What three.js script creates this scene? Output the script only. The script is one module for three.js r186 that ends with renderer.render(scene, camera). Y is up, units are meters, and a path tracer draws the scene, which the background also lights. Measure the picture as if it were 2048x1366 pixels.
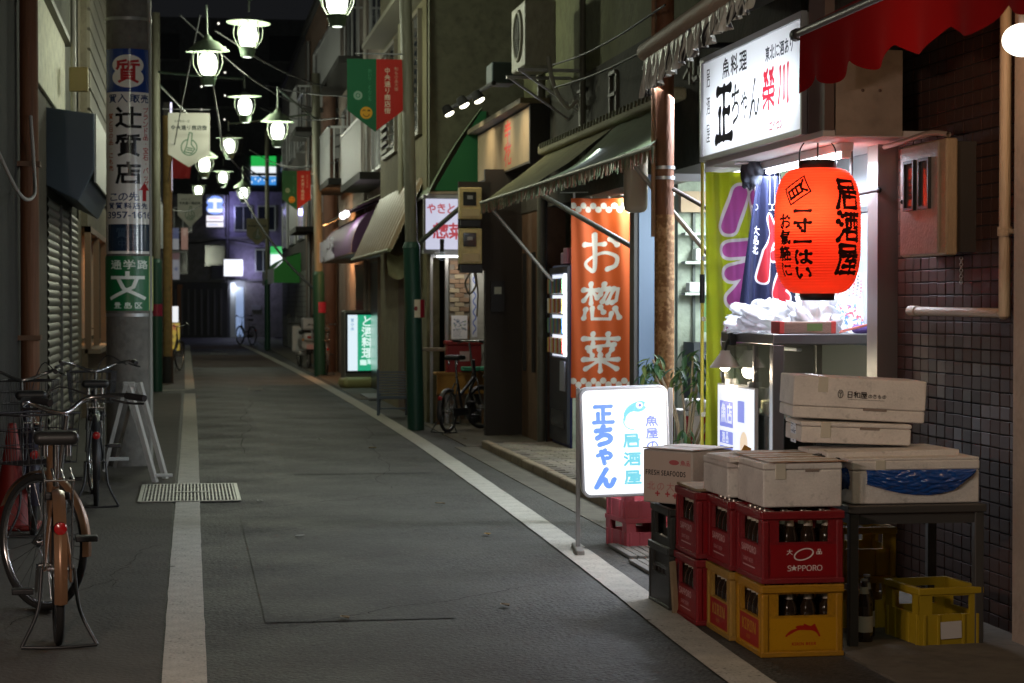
import * as THREE from 'three';
import { RoundedBoxGeometry } from 'three/addons/geometries/RoundedBoxGeometry.js';
import { mergeGeometries } from 'three/addons/utils/BufferGeometryUtils.js';
import { ImprovedNoise } from 'three/addons/math/ImprovedNoise.js';
import { RectAreaLightUniformsLib } from 'three/addons/lights/RectAreaLightUniformsLib.js';

// ---------------------------------------------------------------- camera, sky, exposure
const scene = new THREE.Scene();
const FOC = 4000, EYE = 1.5, VPX = 378, VPY = 605;               // focal length and vanishing point of the street, in photo pixels
const YAW = Math.atan((1024 - VPX) / FOC), PITCH = Math.atan((VPY - 683) / (FOC / Math.cos(YAW)));
const camera = new THREE.PerspectiveCamera(2 * Math.atan(683 / FOC) * 180 / Math.PI, 1024 / 683, 0.1, 400);
camera.position.set(0, EYE, 0);
camera.rotation.set(PITCH, -YAW, 0, 'YXZ');
camera.focus = 10.2; camera.userData.fStop = 5.6;
camera.updateMatrixWorld(true);
{ // night sky over the city: dark air, a little lighter towards the horizon
  const W = 64, H = 32, d = new Float32Array(W * H * 4);
  for (let j = 0; j < H; j++) for (let i = 0; i < W; i++) {
    const el = Math.abs((j + .5) / H - .5) * 2, k = .0085 - .0035 * el, o = (j * W + i) * 4;
    d[o] = k * .92; d[o + 1] = k * .98; d[o + 2] = k * 1.1; d[o + 3] = 1;
  }
  const sky = new THREE.DataTexture(d, W, H, THREE.RGBAFormat, THREE.FloatType);
  sky.mapping = THREE.EquirectangularReflectionMapping; sky.magFilter = THREE.LinearFilter; sky.needsUpdate = true;
  scene.background = sky; scene.environment = sky;
}
RectAreaLightUniformsLib.init();
const renderer = new THREE.WebGLRenderer({ antialias: true });
renderer.toneMapping = THREE.LinearToneMapping; renderer.toneMappingExposure = 1;
renderer.shadowMap.enabled = true;

// ---------------------------------------------------------------- helpers
let seed = 7;
const rnd = () => { seed = (seed + 0x6d2b79f5) | 0; let t = Math.imul(seed ^ (seed >>> 15), 1 | seed); t = (t + Math.imul(t ^ (t >>> 7), 61 | t)) ^ t; return ((t ^ (t >>> 14)) >>> 0) / 4294967296; };
const rr = (a, b) => a + (b - a) * rnd();
const V = (x, y, z) => new THREE.Vector3(x, y, z);
const noise = new ImprovedNoise();
// photo pixel -> direction; then a point on the ground, on a plane beside the street (x) or across it (depth D)
function ray(px, py) { return V((px - 1024) / FOC, -(py - 683) / FOC, -1).applyEuler(camera.rotation); }
const G = (px, py, h = 0) => { const r = ray(px, py); return camera.position.clone().addScaledVector(r, (h - EYE) / r.y); };
const atX = (px, py, X) => { const r = ray(px, py); return camera.position.clone().addScaledVector(r, X / r.x); };
const atD = (px, py, D) => { const r = ray(px, py); return camera.position.clone().addScaledVector(r, -D / r.z); };
const used = new Map();
function numbered(n) { const k = used.get(n) ?? 0; used.set(n, k + 1); return k ? n + '_' + String(k).padStart(3, '0') : n; }
function shade(o) { o.castShadow = o.receiveShadow = true; return o; }
function thing(name, label, category, pos = [0, 0, 0], turn = 0, group) {
  const o = new THREE.Group(); o.name = numbered(name); scene.add(o);
  o.position.set(...pos); o.rotation.y = turn; o.userData = { label, category };
  if (group) o.userData.group = group;
  return o;
}
function part(parent, name, geo, mat, pos, rot) {
  const m = shade(new THREE.Mesh(geo, mat)); m.name = name;
  if (pos) m.position.set(...pos);
  if (rot) m.rotation.set(...rot);
  parent.add(m); return m;
}
function solo(name, label, category, geo, mat, pos = [0, 0, 0], rot, group) {
  const m = shade(new THREE.Mesh(geo, mat)); m.name = numbered(name); scene.add(m);
  m.position.set(...pos); if (rot) m.rotation.set(...rot);
  m.userData = { label, category }; if (group) m.userData.group = group;
  return m;
}
function struct(name, geo, mat, pos, label) {
  const m = shade(new THREE.Mesh(geo, mat)); m.name = numbered(name); scene.add(m);
  if (pos) m.position.set(...pos);
  m.userData = { kind: 'structure' }; if (label) m.userData.label = label;
  return m;
}
// geometries
const B = (w, h, d, x = 0, y = 0, z = 0) => new THREE.BoxGeometry(w, h, d).translate(x, y, z);
const RB = (w, h, d, r = .01, x = 0, y = 0, z = 0, s = 2) => new RoundedBoxGeometry(w, h, d, s, Math.min(r, w / 2.01, h / 2.01, d / 2.01)).translate(x, y, z);
const fix = (g) => { const n = g.index ? g.toNonIndexed() : g; for (const k of Object.keys(n.attributes)) if (!['position', 'normal', 'uv'].includes(k)) n.deleteAttribute(k); return n; };
const M = (...gs) => mergeGeometries(gs.flat().map(fix));
function bar(a, b, r, seg = 8, r2 = r) {          // round bar between two points
  const A = Array.isArray(a) ? V(...a) : a, C = Array.isArray(b) ? V(...b) : b, l = A.distanceTo(C);
  const g = new THREE.CylinderGeometry(r2, r, l, seg, 1);
  g.applyQuaternion(new THREE.Quaternion().setFromUnitVectors(V(0, 1, 0), C.clone().sub(A).divideScalar(l)));
  return g.translate(...A.clone().add(C).multiplyScalar(.5).toArray());
}
function sqbar(a, b, w, h) {                       // rectangular bar between two points
  const A = V(...a), C = V(...b), l = A.distanceTo(C), g = new THREE.BoxGeometry(w, h, l);
  const m = new THREE.Matrix4().lookAt(A, C, Math.abs(C.y - A.y) > .99 * l ? V(1, 0, 0) : V(0, 1, 0)); g.applyMatrix4(m);
  return g.translate(...A.clone().add(C).multiplyScalar(.5).toArray());
}
const tube = (pts, r, n = 24, seg = 6) => new THREE.TubeGeometry(new THREE.CatmullRomCurve3(pts.map((p) => Array.isArray(p) ? V(...p) : p)), n, r, seg, false);
const lathe = (pts, seg = 24) => new THREE.LatheGeometry(pts.map(([x, y]) => new THREE.Vector2(x, y)), seg);
const plane = (w, h) => new THREE.PlaneGeometry(w, h);
function poly(pts, depth, bevel = 0) {             // outline in x,y extruded along z
  const s = new THREE.Shape(pts.map(([x, y]) => new THREE.Vector2(x, y)));
  return new THREE.ExtrudeGeometry(s, { depth, bevelEnabled: bevel > 0, bevelSize: bevel, bevelThickness: bevel, bevelSegments: 2 });
}
function rrShape(w, h, r) {
  const s = new THREE.Shape(), x = w / 2, y = h / 2;
  s.moveTo(-x + r, -y); s.lineTo(x - r, -y); s.absarc(x - r, -y + r, r, -Math.PI / 2, 0); s.lineTo(x, y - r); s.absarc(x - r, y - r, r, 0, Math.PI / 2);
  s.lineTo(-x + r, y); s.absarc(-x + r, y - r, r, Math.PI / 2, Math.PI); s.lineTo(-x, -y + r); s.absarc(-x + r, -y + r, r, Math.PI, 1.5 * Math.PI);
  return s;
}
function sheet(f, nu, nv) {                         // f(u, v) -> Vector3
  const p = [], uv = [], ix = [];
  for (let j = 0; j <= nv; j++) for (let i = 0; i <= nu; i++) { const q = f(i / nu, j / nv); p.push(q.x, q.y, q.z); uv.push(i / nu, j / nv); }
  for (let j = 0; j < nv; j++) for (let i = 0; i < nu; i++) { const a = j * (nu + 1) + i, b = a + 1, c = a + nu + 1, d = c + 1; ix.push(a, b, d, a, d, c); }
  const g = new THREE.BufferGeometry(); g.setAttribute('position', new THREE.Float32BufferAttribute(p, 3)); g.setAttribute('uv', new THREE.Float32BufferAttribute(uv, 2)); g.setIndex(ix); g.computeVertexNormals(); return g;
}
function boxUV(g, s = 1) {                          // uv in metres from position and facing
  g = g.index ? g.toNonIndexed() : g; const p = g.attributes.position, n = g.attributes.normal, uv = new Float32Array(p.count * 2);
  for (let i = 0; i < p.count; i++) {
    const ax = Math.abs(n.getX(i)), ay = Math.abs(n.getY(i)), az = Math.abs(n.getZ(i)), x = p.getX(i), y = p.getY(i), z = p.getZ(i);
    const [u, v] = ay > ax && ay > az ? [x, z] : ax > az ? [z, y] : [x, y];
    uv[2 * i] = u / s; uv[2 * i + 1] = v / s;
  }
  g.setAttribute('uv', new THREE.BufferAttribute(uv, 2)); return g;
}
// materials
const L = (r, g, b) => new THREE.Color().setRGB(r, g, b);
const mats = new Map();
function mt(r, g, b, rough = .7, metal = 0, more) {
  const k = [r, g, b, rough, metal].join();
  if (!more && mats.has(k)) return mats.get(k);
  const m = new THREE.MeshPhysicalMaterial({ color: L(r, g, b), roughness: rough, metalness: metal, side: THREE.DoubleSide, ...more });
  if (!more) mats.set(k, m);
  return m;
}
function glow(r, g, b, k, base = .6) { return new THREE.MeshPhysicalMaterial({ color: L(base, base, base), roughness: .4, emissive: L(r, g, b), emissiveIntensity: k }); }
function canvasTex(w, h, draw) {
  const c = document.createElement('canvas'); c.width = w; c.height = h; const x = c.getContext('2d');
  draw(x, w, h); const t = new THREE.CanvasTexture(c); t.colorSpace = THREE.SRGBColorSpace; t.magFilter = THREE.LinearFilter; return t;
}
function fbm(x, y, o = 4, z = 0) { let s = 0, a = .5, f = 1; for (let i = 0; i < o; i++) { s += a * noise.noise(x * f, y * f, z + i * 7.3); a *= .5; f *= 2.03; } return s; }
function grainTex(n, fn, srgb = true) {             // fn(u, v) -> [r, g, b] 0..1 tiles by wrap
  const d = new Uint8Array(n * n * 4);
  for (let j = 0; j < n; j++) for (let i = 0; i < n; i++) { const c = fn(i / n, j / n), o = (j * n + i) * 4; for (let k = 0; k < 3; k++) d[o + k] = Math.max(0, Math.min(255, c[k] * 255)); d[o + 3] = 255; }
  const t = new THREE.DataTexture(d, n, n); t.wrapS = t.wrapT = THREE.RepeatWrapping; t.magFilter = THREE.LinearFilter; if (srgb) t.colorSpace = THREE.SRGBColorSpace; t.needsUpdate = true; return t;
}
const tileable = (u, v, f, o = 4, z = 0) => {       // noise that repeats at 1
  const w = (a) => a * a * (3 - 2 * a), A = fbm(u * f, v * f, o, z), Bn = fbm((u - 1) * f, v * f, o, z), C = fbm(u * f, (v - 1) * f, o, z), D = fbm((u - 1) * f, (v - 1) * f, o, z);
  const a = w(u), b = w(v); return (A * (1 - a) + Bn * a) * (1 - b) + (C * (1 - a) + D * a) * b;
};
// a mottled surface: texture multiplies the base colour; uv in metres / scale
const moTex = grainTex(512, (u, v) => { const n = .86 + .42 * tileable(u, v, 5, 5, 3) + .2 * tileable(u, v, 40, 2, 9); return [n, n, n]; }, false);
const stainTex = grainTex(512, (u, v) => { const s = tileable(u, v, 6, 4, 21), st = Math.max(0, tileable(u * 1, v, 14, 3, 33)) * 1.1, n = .82 + .5 * s - .5 * st; return [n, n * .985, n * .95]; }, false);
const bumpTex = grainTex(512, (u, v) => { const n = .5 + .7 * tileable(u, v, 24, 4, 15); return [n, n, n]; }, false);
const grit = grainTex(512, (u, v) => { const n = .5 + .9 * tileable(u, v, 90, 2, 5) + .2 * rnd(); return [n, n, n]; }, false);
function mottled(r, g, b, rough = .85, tex = moTex, more = {}) { return mt(r, g, b, rough, 0, { map: tex, bumpMap: bumpTex, bumpScale: .004, ...more }); }

// ---------------------------------------------------------------- lettering: each sign is a list of strokes on a 100 x 100 field, written xxyy
const GLYPH = {
  正: '1210 8810/5010 5088/5047 8047/2545 2588/0590 9590', ち: '1525 8020/4805 3550 2062/2060 4548 7050 8264 7282 3095', や: '0842 5025 8030 8848 7560 6060/5208 5828/2815 4895',
  ん: '5508 3050 0895/1288 3560 5060 5480 6592 7888 9260', 居: '1508 8508 8530/1530 8530/1508 1555 0595/2545 9545/5532 5560/3060 9060 9095/3060 3095 9095', 酒: '1008 2218/0535 1845/0595 2865/3512 9812/4030 9430 9495/4030 4093 9493/5812 5855 4560/7612 7655 9055/4268 9268',
  屋: '1508 8508 8528/1528 8528/1508 1555 0595/2840 9540/5540 3858 8856/7548 9262/6060 6095/3075 8875/2295 9895', 一: '0850 9250', 寸: '0825 9225/6505 6590 5082/2845 4062',
  は: '2010 1250 2090/4030 9528/7008 7075 5592 4280 5568 7572 9590', い: '1520 1560 2588 3868/7525 9055 8870', お: '0830 6028/3505 3590 2092 1078 2862 6050 9060 8882 6892/7515 9230',
  氣: '3505 0840/2815 9015/2530 8530/2045 7545 7580 9595 9578/4552 4595/2570 6570/3058 3865/6055 5265/4272 2590/4872 6290', 軽: '0515 4515/1028 4028 4060/1028 1060 4060/1044 4044/0275 4875/2505 2595/5510 9010 5545/6018 9545/5560 9560/7545 7592/5092 9892',
  に: '2010 1250 2090/4525 9025/4565 5585 9282', 貝: '2505 7505 7575/2505 2575 7575/2528 7528/2550 7550/4078 1596/6078 8896', 魚: '4003 1530/3812 7012 5828/1528 8528 8565/1528 1565 8565/5028 5065/1547 8547/1075 0595/3575 3893/6075 6592/8573 9893',
  料: '2505 2595/0545 4845/0812 1532/4210 3232/2550 0578/2850 4570/5815 7028/5545 6858/5078 9868/8305 8395', 理: '0510 4210/2510 2580/0845 4045/0290 4578/5008 9508 9550/5008 5050 9550/5029 9529/7208 7292/5070 9570/4593 9893',
  榮: '1510 2025/4005 2538/2812 4535/6010 6525/8505 7038/7212 9035/0848 9248 9560/0848 0560/1068 9068/5050 5098/4870 1092/5270 9092', 川: '2010 2050 0892/5012 5085/8008 8095', 東: '0815 9215/2028 8028 8062/2028 2062 8062/2045 8045/5003 5098/4862 0892/5262 9592',
  北: '3505 3595/0535 3535/0282 3570/6205 6285 7092 9590 9572/9025 6245', あ: '1525 8022/4505 4070 4890/7038 3090 1580 3560 7055 9072 7292', り: '2510 2255 3548/7008 7255 4595', エ: '1020 9020/5020 5085/0585 9585', イ: '8010 0855/5035 5095',
  セ: '0540 9030 7560/3510 3585 9085', ン: '1018 3535/1090 5578 9025', の: '5520 4570 2088 0870 1538 4518 7520 9248 8072 5592', 店: '5002 5015/1015 9515/1515 1555 0595/5525 5555/5540 9040/2857 9057 9095/2857 2893 9093',
  惣: '2503 2552/0518 4518/2520 0545/2820 4238/6003 5030/5815 9515 9045 8050/7215 5548/8415 6850/1068 0590/2865 2892 7592 7878/5062 5875/8865 9888', 菜: '0515 9515/3003 3028/7003 7028/8530 1538/2045 2858/4842 5056/8042 7058/0568 9568/5058 5098/4870 1092/5270 9292',
  質: '1008 4003/1008 1030 0538/1020 4520/3020 3038/5508 9003/5508 5530 5038/5520 9520/7520 7538/2545 7545 7582/2545 2582 7582/2558 7558/2570 7570/3885 1597/6285 8897', 買: '1008 9008 9030/1008 1030 9030/3608 3630/6408 6430/2540 7540 7580/2540 2580 7580/2553 7553/2566 7566/3882 1597/6282 8897',
  入: '4008 5225 0892/5025 6860 9592', 販: '0810 4210 4270/0810 0870 4270/0830 4230/0850 4250/1872 0292/3272 4592/5515 9512/5515 5055 4595/6032 9032 7570 5595/6045 9595', 売: '1015 9015/5003 5032/2032 8032/0845 9245 9260/0845 0860/3858 3080 1095/6258 6290 9592 9578',
  辻: '1008 2020/0538 2238 2275 0590/2280 4595 9895/3535 9835/6505 6580', こ: '2020 8020 7030/2062 1578 3092 9088', 先: '2510 1538/1828 8528/5003 5050/0550 9550/3852 3075 0595/6252 6288 7292 9590 9575', '・': '4848 5250',
  ブ: '1020 8020 7055 2592/8505 8812/9500 9808', ラ: '2010 8010/1535 8535 7065 2592', ド: '3005 3095/3040 7060/6510 7022/8005 8518', 品: '3005 7005 7040 3040 3005/0855 4555 4592 0892 0855/5555 9255 9292 5592 5555', 石: '0812 9212/4512 0570/3048 8548 8592 3092 3048',
  バ: '3025 0585/6020 9580/7505 8218/9000 9512', ッ: '2040 2555/4535 5052/8035 7570 4092', グ: '4005 1045/3522 8022 7055 2592/8502 9015/9500 9810', 宝: '5002 5012/1014 9014 9030/1014 1030/2040 8040/5040 5090/2864 7264/1092 9092/7072 8082',
  文: '5003 5018/0820 9220/7522 6555 0595/2522 4060 9595', 通: '1008 2020/0538 2238 2275 0592/2280 4595 9895/4008 8508 6522/4028 9028 9080/4028 4080/4045 9045/4060 9060/6528 6582', 学: '1508 2522/4503 5020/8005 7022/0828 9228 9242/0828 0842/2845 7045 5060/5058 5092 4095/0568 9568',
  路: '1010 4510 4535 1035 1010/2835 2888/2860 4560/1050 1088/0592 4880/6508 5035/6018 9018 5060/6028 9558/5865 9065 9092 5892 5865', 中: '1525 8525 8565 1565 1525/5003 5098', 央: '2525 7525 7550/2525 2550/0552 9552/5005 5052/4855 0895/5255 9595',
  商: '5002 5015/0815 9215/3018 3530/7018 6530/1032 9032 9095 8095/1032 1095/3835 2852/6035 6048 7552/3060 7060 7085 3085 3060', 街: '2003 0530/2525 0555/1545 1595/4015 6515/5203 5238/3538 6838/4058 6658/5245 5288/3590 6882/7518 9518/7240 9840/8540 8592 7592',
  き: '1520 8012/1540 8532/3805 6555 8062/2565 2085 5095 8092', と: '3005 4050/8025 2065 2088 5095 8592', 日: '2008 8008 8092 2092 2008/2050 8050', 和: '4003 0815/0530 4830/2515 2595/2535 0565/2835 4655/5520 9520 9585 5585 5520', も: '4005 3585 5095 8580 8065/1030 7030/1055 7055',
  大: '0830 9230/5003 4555 0595/5040 6570 9595', 区: '0808 9508/0808 0892 9592/3020 8080/8020 2585', 豊: '2005 8005 8030 2030 2005/4002 4030/6002 6030/2018 8018/0838 9238/2848 7248 7265 2865 2848/3072 3585/7072 6585/0592 9592', 島: '4502 3510/2010 7510 7540/2010 2060/2025 7525/2040 7540/2058 9558 9090 8092/1070 1092 7092/4065 4090',
  花: '0515 9515/3003 3028/7003 7028/3532 0865/2550 2595/8538 5560/5532 5588 6592 9590 9575', 辛: '5002 5015/1515 8515/3018 3530/7018 6530/0835 9235/1558 8558/5035 5098',
};
const strokesOf = (ch) => (GLYPH[ch] || '').split('/').filter(Boolean).map((s) => s.split(' ').map((t) => [+t.slice(0, 2), +t.slice(2)]));
const kana = /[ぁ-んァ-ン]/;
// one character in the box x, y, w, h; wt = stroke weight in percent of the box; brush thickens the start of each stroke
function glyph(c, ch, x, y, w, h, wt, brush = 0) {
  c.lineJoin = 'round'; c.lineCap = brush ? 'round' : 'square';
  for (const st of strokesOf(ch)) {
    const P = st.map(([a, b]) => [x + a / 100 * w, y + b / 100 * h]), lw = wt / 100 * Math.min(w, h);
    const Q = [];
    if (kana.test(ch) && P.length > 2) { const cv = new THREE.SplineCurve(P.map(([a, b]) => new THREE.Vector2(a, b))); for (const q of cv.getPoints(P.length * 8)) Q.push([q.x, q.y]); } else Q.push(...P);
    if (!brush) { c.lineWidth = lw; c.beginPath(); Q.forEach(([a, b], i) => i ? c.lineTo(a, b) : c.moveTo(a, b)); c.stroke(); continue; }
    const N = 26, D = []; for (let i = 0; i + 1 < Q.length; i++) { const m = Math.max(2, Math.round(N / (Q.length - 1))); for (let k = 0; k <= m; k++) D.push([Q[i][0] + (Q[i + 1][0] - Q[i][0]) * k / m, Q[i][1] + (Q[i + 1][1] - Q[i][1]) * k / m]); }
    D.forEach(([a, b], i) => { const t = i / (D.length - 1), k = 1 + brush * (.35 * Math.exp(-t * 9) + .25 * Math.exp(-(1 - t) * 9) - .22 * Math.sin(t * Math.PI)); c.beginPath(); c.ellipse(a, b, lw * .5 * k, lw * .42 * k, -.6, 0, 7); c.fill(); });
  }
}
function vtext(c, s, x, y, size, step, wt, color, brush = 0, w = size) { c.strokeStyle = c.fillStyle = color; [...s].forEach((ch, i) => { const small = ch === 'ゃ'; glyph(c, small ? 'や' : ch, small ? x + w * .12 : x, y + i * step + (small ? size * .1 : 0), small ? w * .78 : w, small ? size * .78 : size, wt, brush); }); }
function htext(c, s, x, y, size, step, wt, color, brush = 0, h = size) { c.strokeStyle = c.fillStyle = color; [...s].forEach((ch, i) => { const small = ch === 'ゃ'; glyph(c, small ? 'や' : ch, x + i * step + (small ? size * .1 : 0), small ? y + h * .25 : y, small ? size * .75 : size, small ? h * .7 : h, wt, brush); }); }
const fill = (c, w, h, col) => { c.fillStyle = col; c.fillRect(0, 0, w, h); };

// ---------------------------------------------------------------- ground, road, markings
const bx = (x0, x1, y0, y1, d0, d1) => B(x1 - x0, y1 - y0, d1 - d0, (x0 + x1) / 2, (y0 + y1) / 2, -(d0 + d1) / 2);
const flat = (x0, x1, d0, d1, y) => boxUV(new THREE.PlaneGeometry(x1 - x0, d1 - d0).rotateX(-Math.PI / 2).translate((x0 + x1) / 2, y, -(d0 + d1) / 2), 1.9);
const cells = [...Array(200 * 200)].map(() => rnd());
const asphaltTex = grainTex(1024, (u, v) => { const jx = u * 200 + .8 * Math.sin(v * 91), jy = v * 200 + .8 * Math.sin(u * 87), c = cells[((Math.floor(jy) + 200) % 200) * 200 + (Math.floor(jx) + 200) % 200], s = rnd(), p = tileable(u, v, 4, 4, 2), f = tileable(u, v, 60, 2, 4), n = .62 + .5 * p + .3 * f + (c - .5) * .42 + (c > .93 ? .5 : 0) + (s - .5) * .15; return [n, n * .985, n * .95]; }, false);
const wearTex = grainTex(512, (u, v) => { const n = .7 + .22 * tileable(u, v, 3, 3, 91) + .16 * tileable(u, v, 30, 2, 93); return [n, n, n]; }, false);
const asphalt = mt(.066, .063, .057, 1, 0, { map: asphaltTex, roughnessMap: wearTex, bumpMap: grit, bumpScale: .009 });
struct('ground', flat(-60, 60, -20, 160, -.03), mt(.05, .048, .045, .9));
struct('road', flat(-1.42, 3.0, -6, 92, 0), asphalt);
const patchTex = grainTex(512, (u, v) => { const n = .75 + .5 * tileable(u, v, 7, 4, 51) + .35 * tileable(u, v, 70, 2, 8) + .12 * (rnd() - .5); return [n, n * .97, n * .92]; }, false);
const patchMat = mt(.078, .07, .058, .85, 0, { map: patchTex, bumpMap: grit, bumpScale: .005 });
struct('pavement', flat(-1.42, -.12, 2, 33.6, .004), patchMat);
for (const [a, b, r] of [[47, 58, 0], [66, 72, 0]]) struct('road_patch', flat(.08, 2.2, a, b, .004), mt(.1, .052, .035, .85, 0, { map: patchTex, bumpMap: grit, bumpScale: .004 }));
for (const [x0, x1, a, b, r, g, bl] of [[.35, 1.25, 9.4, 14.1, .062, .059, .053], [.9, 2.1, 17.5, 21.8, .073, .069, .061], [.12, .8, 22.4, 30, .06, .057, .052], [1.3, 2.2, 26, 33.5, .074, .07, .061]]) struct('road_patch', flat(x0, x1, a, b, .004), mt(r, g, bl, 1.04, 0, { map: asphaltTex, roughnessMap: wearTex, bumpMap: grit, bumpScale: .006 }));
{ // hairline cracks in the asphalt
  const cr = []; for (const [x0, d0, x1, d1] of [[.3, 9.2, 1.9, 10.4], [.2, 14.5, 1.8, 15.6], [1.6, 16, 2.1, 24], [-.8, 9.5, -.2, 12.5], [.5, 20, .9, 31], [-.9, 12, -.3, 10.6]]) {
    const n = 40, P = []; for (let i = 0; i <= n; i++) { const t = i / n; P.push([x0 + (x1 - x0) * t + .13 * noise.noise(t * 7, x0 * 9, d0) + .04 * noise.noise(t * 31, d0, x0), d0 + (d1 - d0) * t + .13 * noise.noise(x0, t * 8, d0 * 3)]); }
    cr.push(sheet((u, v) => { const k = Math.min(n, Math.round(v * n)), [x, d] = P[k]; return V(x + (u - .5) * (.002 + .004 * Math.abs(noise.noise(k * .7, x0, 5))), .0092, -d + (u - .5) * .004); }, 1, n)); }
  const c = struct('asphalt_cracks', M(cr), mt(.012, .012, .011, 1, 0, { specularIntensity: 0 })); c.userData = { kind: 'stuff', label: 'thin wandering cracks in the asphalt', category: 'crack' };
}
{ // tar blots and flattened gum
  const blot = (r) => { const s = new THREE.Shape(); for (let i = 0; i <= 22; i++) { const a = i / 22 * 6.2832, k = r * (.75 + .5 * Math.abs(noise.noise(Math.cos(a) * 1.3 + r * 90, Math.sin(a) * 1.3, r * 50))); i ? s.lineTo(Math.cos(a) * k, Math.sin(a) * k) : s.moveTo(Math.cos(a) * k, Math.sin(a) * k); } return new THREE.ShapeGeometry(s).rotateX(-Math.PI / 2); };
  const gum = [];
  for (let i = 0; i < 150; i++) gum.push(blot(rr(.008, .02)).translate(rr(-.9, 2.9), .0105, -rr(7.5, 30)));
  const a = struct('gum_spots', M(gum), mt(.11, .105, .095, .9, 0, { specularIntensity: .1 })); a.userData = { kind: 'stuff', label: 'flattened pale gum spots on the asphalt', category: 'gum' };
}
// worn white lines
const wornTex = grainTex(512, (u, v) => { const t = tileable(u, v, 9, 4, 61), g = tileable(u, v, 60, 2, 12), w = .9 + .34 * t + .3 * g - Math.max(0, -g - .16) * 2.2; return [w, w * .985, w * .95]; }, false);
const paint = mt(.5, .48, .43, .8, 0, { map: wornTex, bumpMap: grit, bumpScale: .003 });
function stripe(pts, w, y = .008) {                   // painted line along ground points [x, d]
  const cv = new THREE.CatmullRomCurve3(pts.map(([x, d]) => V(x, y, -d))), n = 120;
  return boxUV(sheet((u, v) => { const p = cv.getPoint(v), t = cv.getTangent(v), s = (u - .5) * w * (1 + .06 * noise.noise(v * 90, u * 4, 3)); return V(p.x - t.z * s, y, p.z + t.x * s); }, 1, n), 1.1);
}
struct('road_line', stripe([[-.02, 1], [-.02, 12], [0, 20], [.01, 33.4]], .178), paint);
struct('road_line', stripe([[.01, 35.2], [-.02, 50], [-.06, 72]], .17), paint);
struct('road_line', stripe([[2.1, 2], [2.16, 6], [2.2, 8.5], [2.26, 10.5], [2.37, 15.6], [2.455, 22], [2.43, 35], [2.25, 50], [1.98, 66.5], [1.8, 75]], .185), paint);
struct('road_line', stripe([[-.5, 34.6], [.03, 34.9]], .16), paint);
for (const [x, d, w] of [[.62, 59, .5], [.75, 63, .7], [1.02, 34.5, .24]]) struct('road_marking', flat(x, x + w, d, d + .8, .008), mt(.3, .29, .27, .85, 0, { map: wornTex }));
// gutter, kerb and brick pavement on the shop side
const pave = mottled(.14, .125, .1, .9, stainTex);
struct('gutter', boxUV(bx(2.72, 2.985, -.02, .006, 9.8, 20.6), 1.3), pave);
struct('kerb', boxUV(M(...[...Array(13)].map((_, i) => RB(.085, .15, .618, .02, 3.03, .005 + rr(-.004, .004), -(12.6 + i * .63)))), .8), mottled(.3, .23, .15, .85, stainTex));
const walk = struct('pavement', boxUV(bx(3.075, 6, -.05, .05, 9.9, 20.6), 1), mt(.09, .08, .07, .9));
struct('pavement', boxUV(bx(2.85, 3.75, -.05, .012, 20.6, 24.5), 1), pave);
struct('pavement', boxUV(bx(2.75, 6, -.05, .012, 3.5, 9.9), 1), pave);
struct('pavement', boxUV(bx(2.6, 3.6, -.05, .01, 31, 88), 1), pave);
{ // brick pavers: rows across the pavement
  const geo = RB(.193, .03, .093, .006), list = [];
  for (let r = 0; r < 104; r++) for (let c = 0; c < 4; c++) { const x = 3.09 + c * .2 + (r % 2) * .1 + .097, d = 9.98 + r * .1; if (x < 3.8) list.push([x, d]); }
  const im = new THREE.InstancedMesh(geo, mt(.27, .235, .19, .85, 0, { map: moTex, bumpMap: bumpTex, bumpScale: .003 }), list.length), m = new THREE.Matrix4();
  list.forEach(([x, d], i) => { im.setMatrixAt(i, m.makeTranslation(x, .048 + rr(-.002, .003), -d)); const k = rr(.7, 1.15); im.setColorAt(i, L(k, k * rr(.93, 1.02), k * rr(.85, 1))); });
  im.name = 'brick_paver'; im.userData = { kind: 'stuff' }; shade(im); walk.add(im);
}

// ---------------------------------------------------------------- facades
const stucco = (r, g, b) => mottled(r, g, b, .92, stainTex, { bumpScale: .006 });
const dark = mt(.02, .019, .018, .8), alu = mt(.42, .43, .44, .38, .85), steel = mt(.36, .36, .36, .42, .75), black = mt(.015, .015, .016, .55), rubber = mt(.018, .018, .018, .85);
const paneMat = mt(.02, .024, .026, .08, 0, { specularIntensity: 1 });
function win(parent, X, y0, y1, d0, d1, frame = alu, pane = paneMat, rows = 1, cols = 2) {   // window in a wall that faces the street (towards -x)
  const g = new THREE.Group(); g.name = 'window'; parent.add(g);
  const t = .05, gs = [bx(X - .06, X + .02, y0 - t, y0, d0 - t, d1 + t), bx(X - .06, X + .02, y1, y1 + t, d0 - t, d1 + t), bx(X - .06, X + .02, y0, y1, d0 - t, d0), bx(X - .06, X + .02, y0, y1, d1, d1 + t)];
  for (let i = 1; i < cols; i++) { const d = d0 + (d1 - d0) * i / cols; gs.push(bx(X - .045, X + .01, y0, y1, d - .02, d + .02)); }
  for (let i = 1; i < rows; i++) { const y = y0 + (y1 - y0) * i / rows; gs.push(bx(X - .04, X + .01, y - .015, y + .015, d0, d1)); }
  part(g, 'frame', M(gs), frame);
  for (let i = 0; i < cols; i++) part(g, 'pane', bx(X - .03, X - .02, y0, y1, d0 + (d1 - d0) * i / cols + .021, d0 + (d1 - d0) * (i + 1) / cols - .021), pane);
  return g;
}
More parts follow.
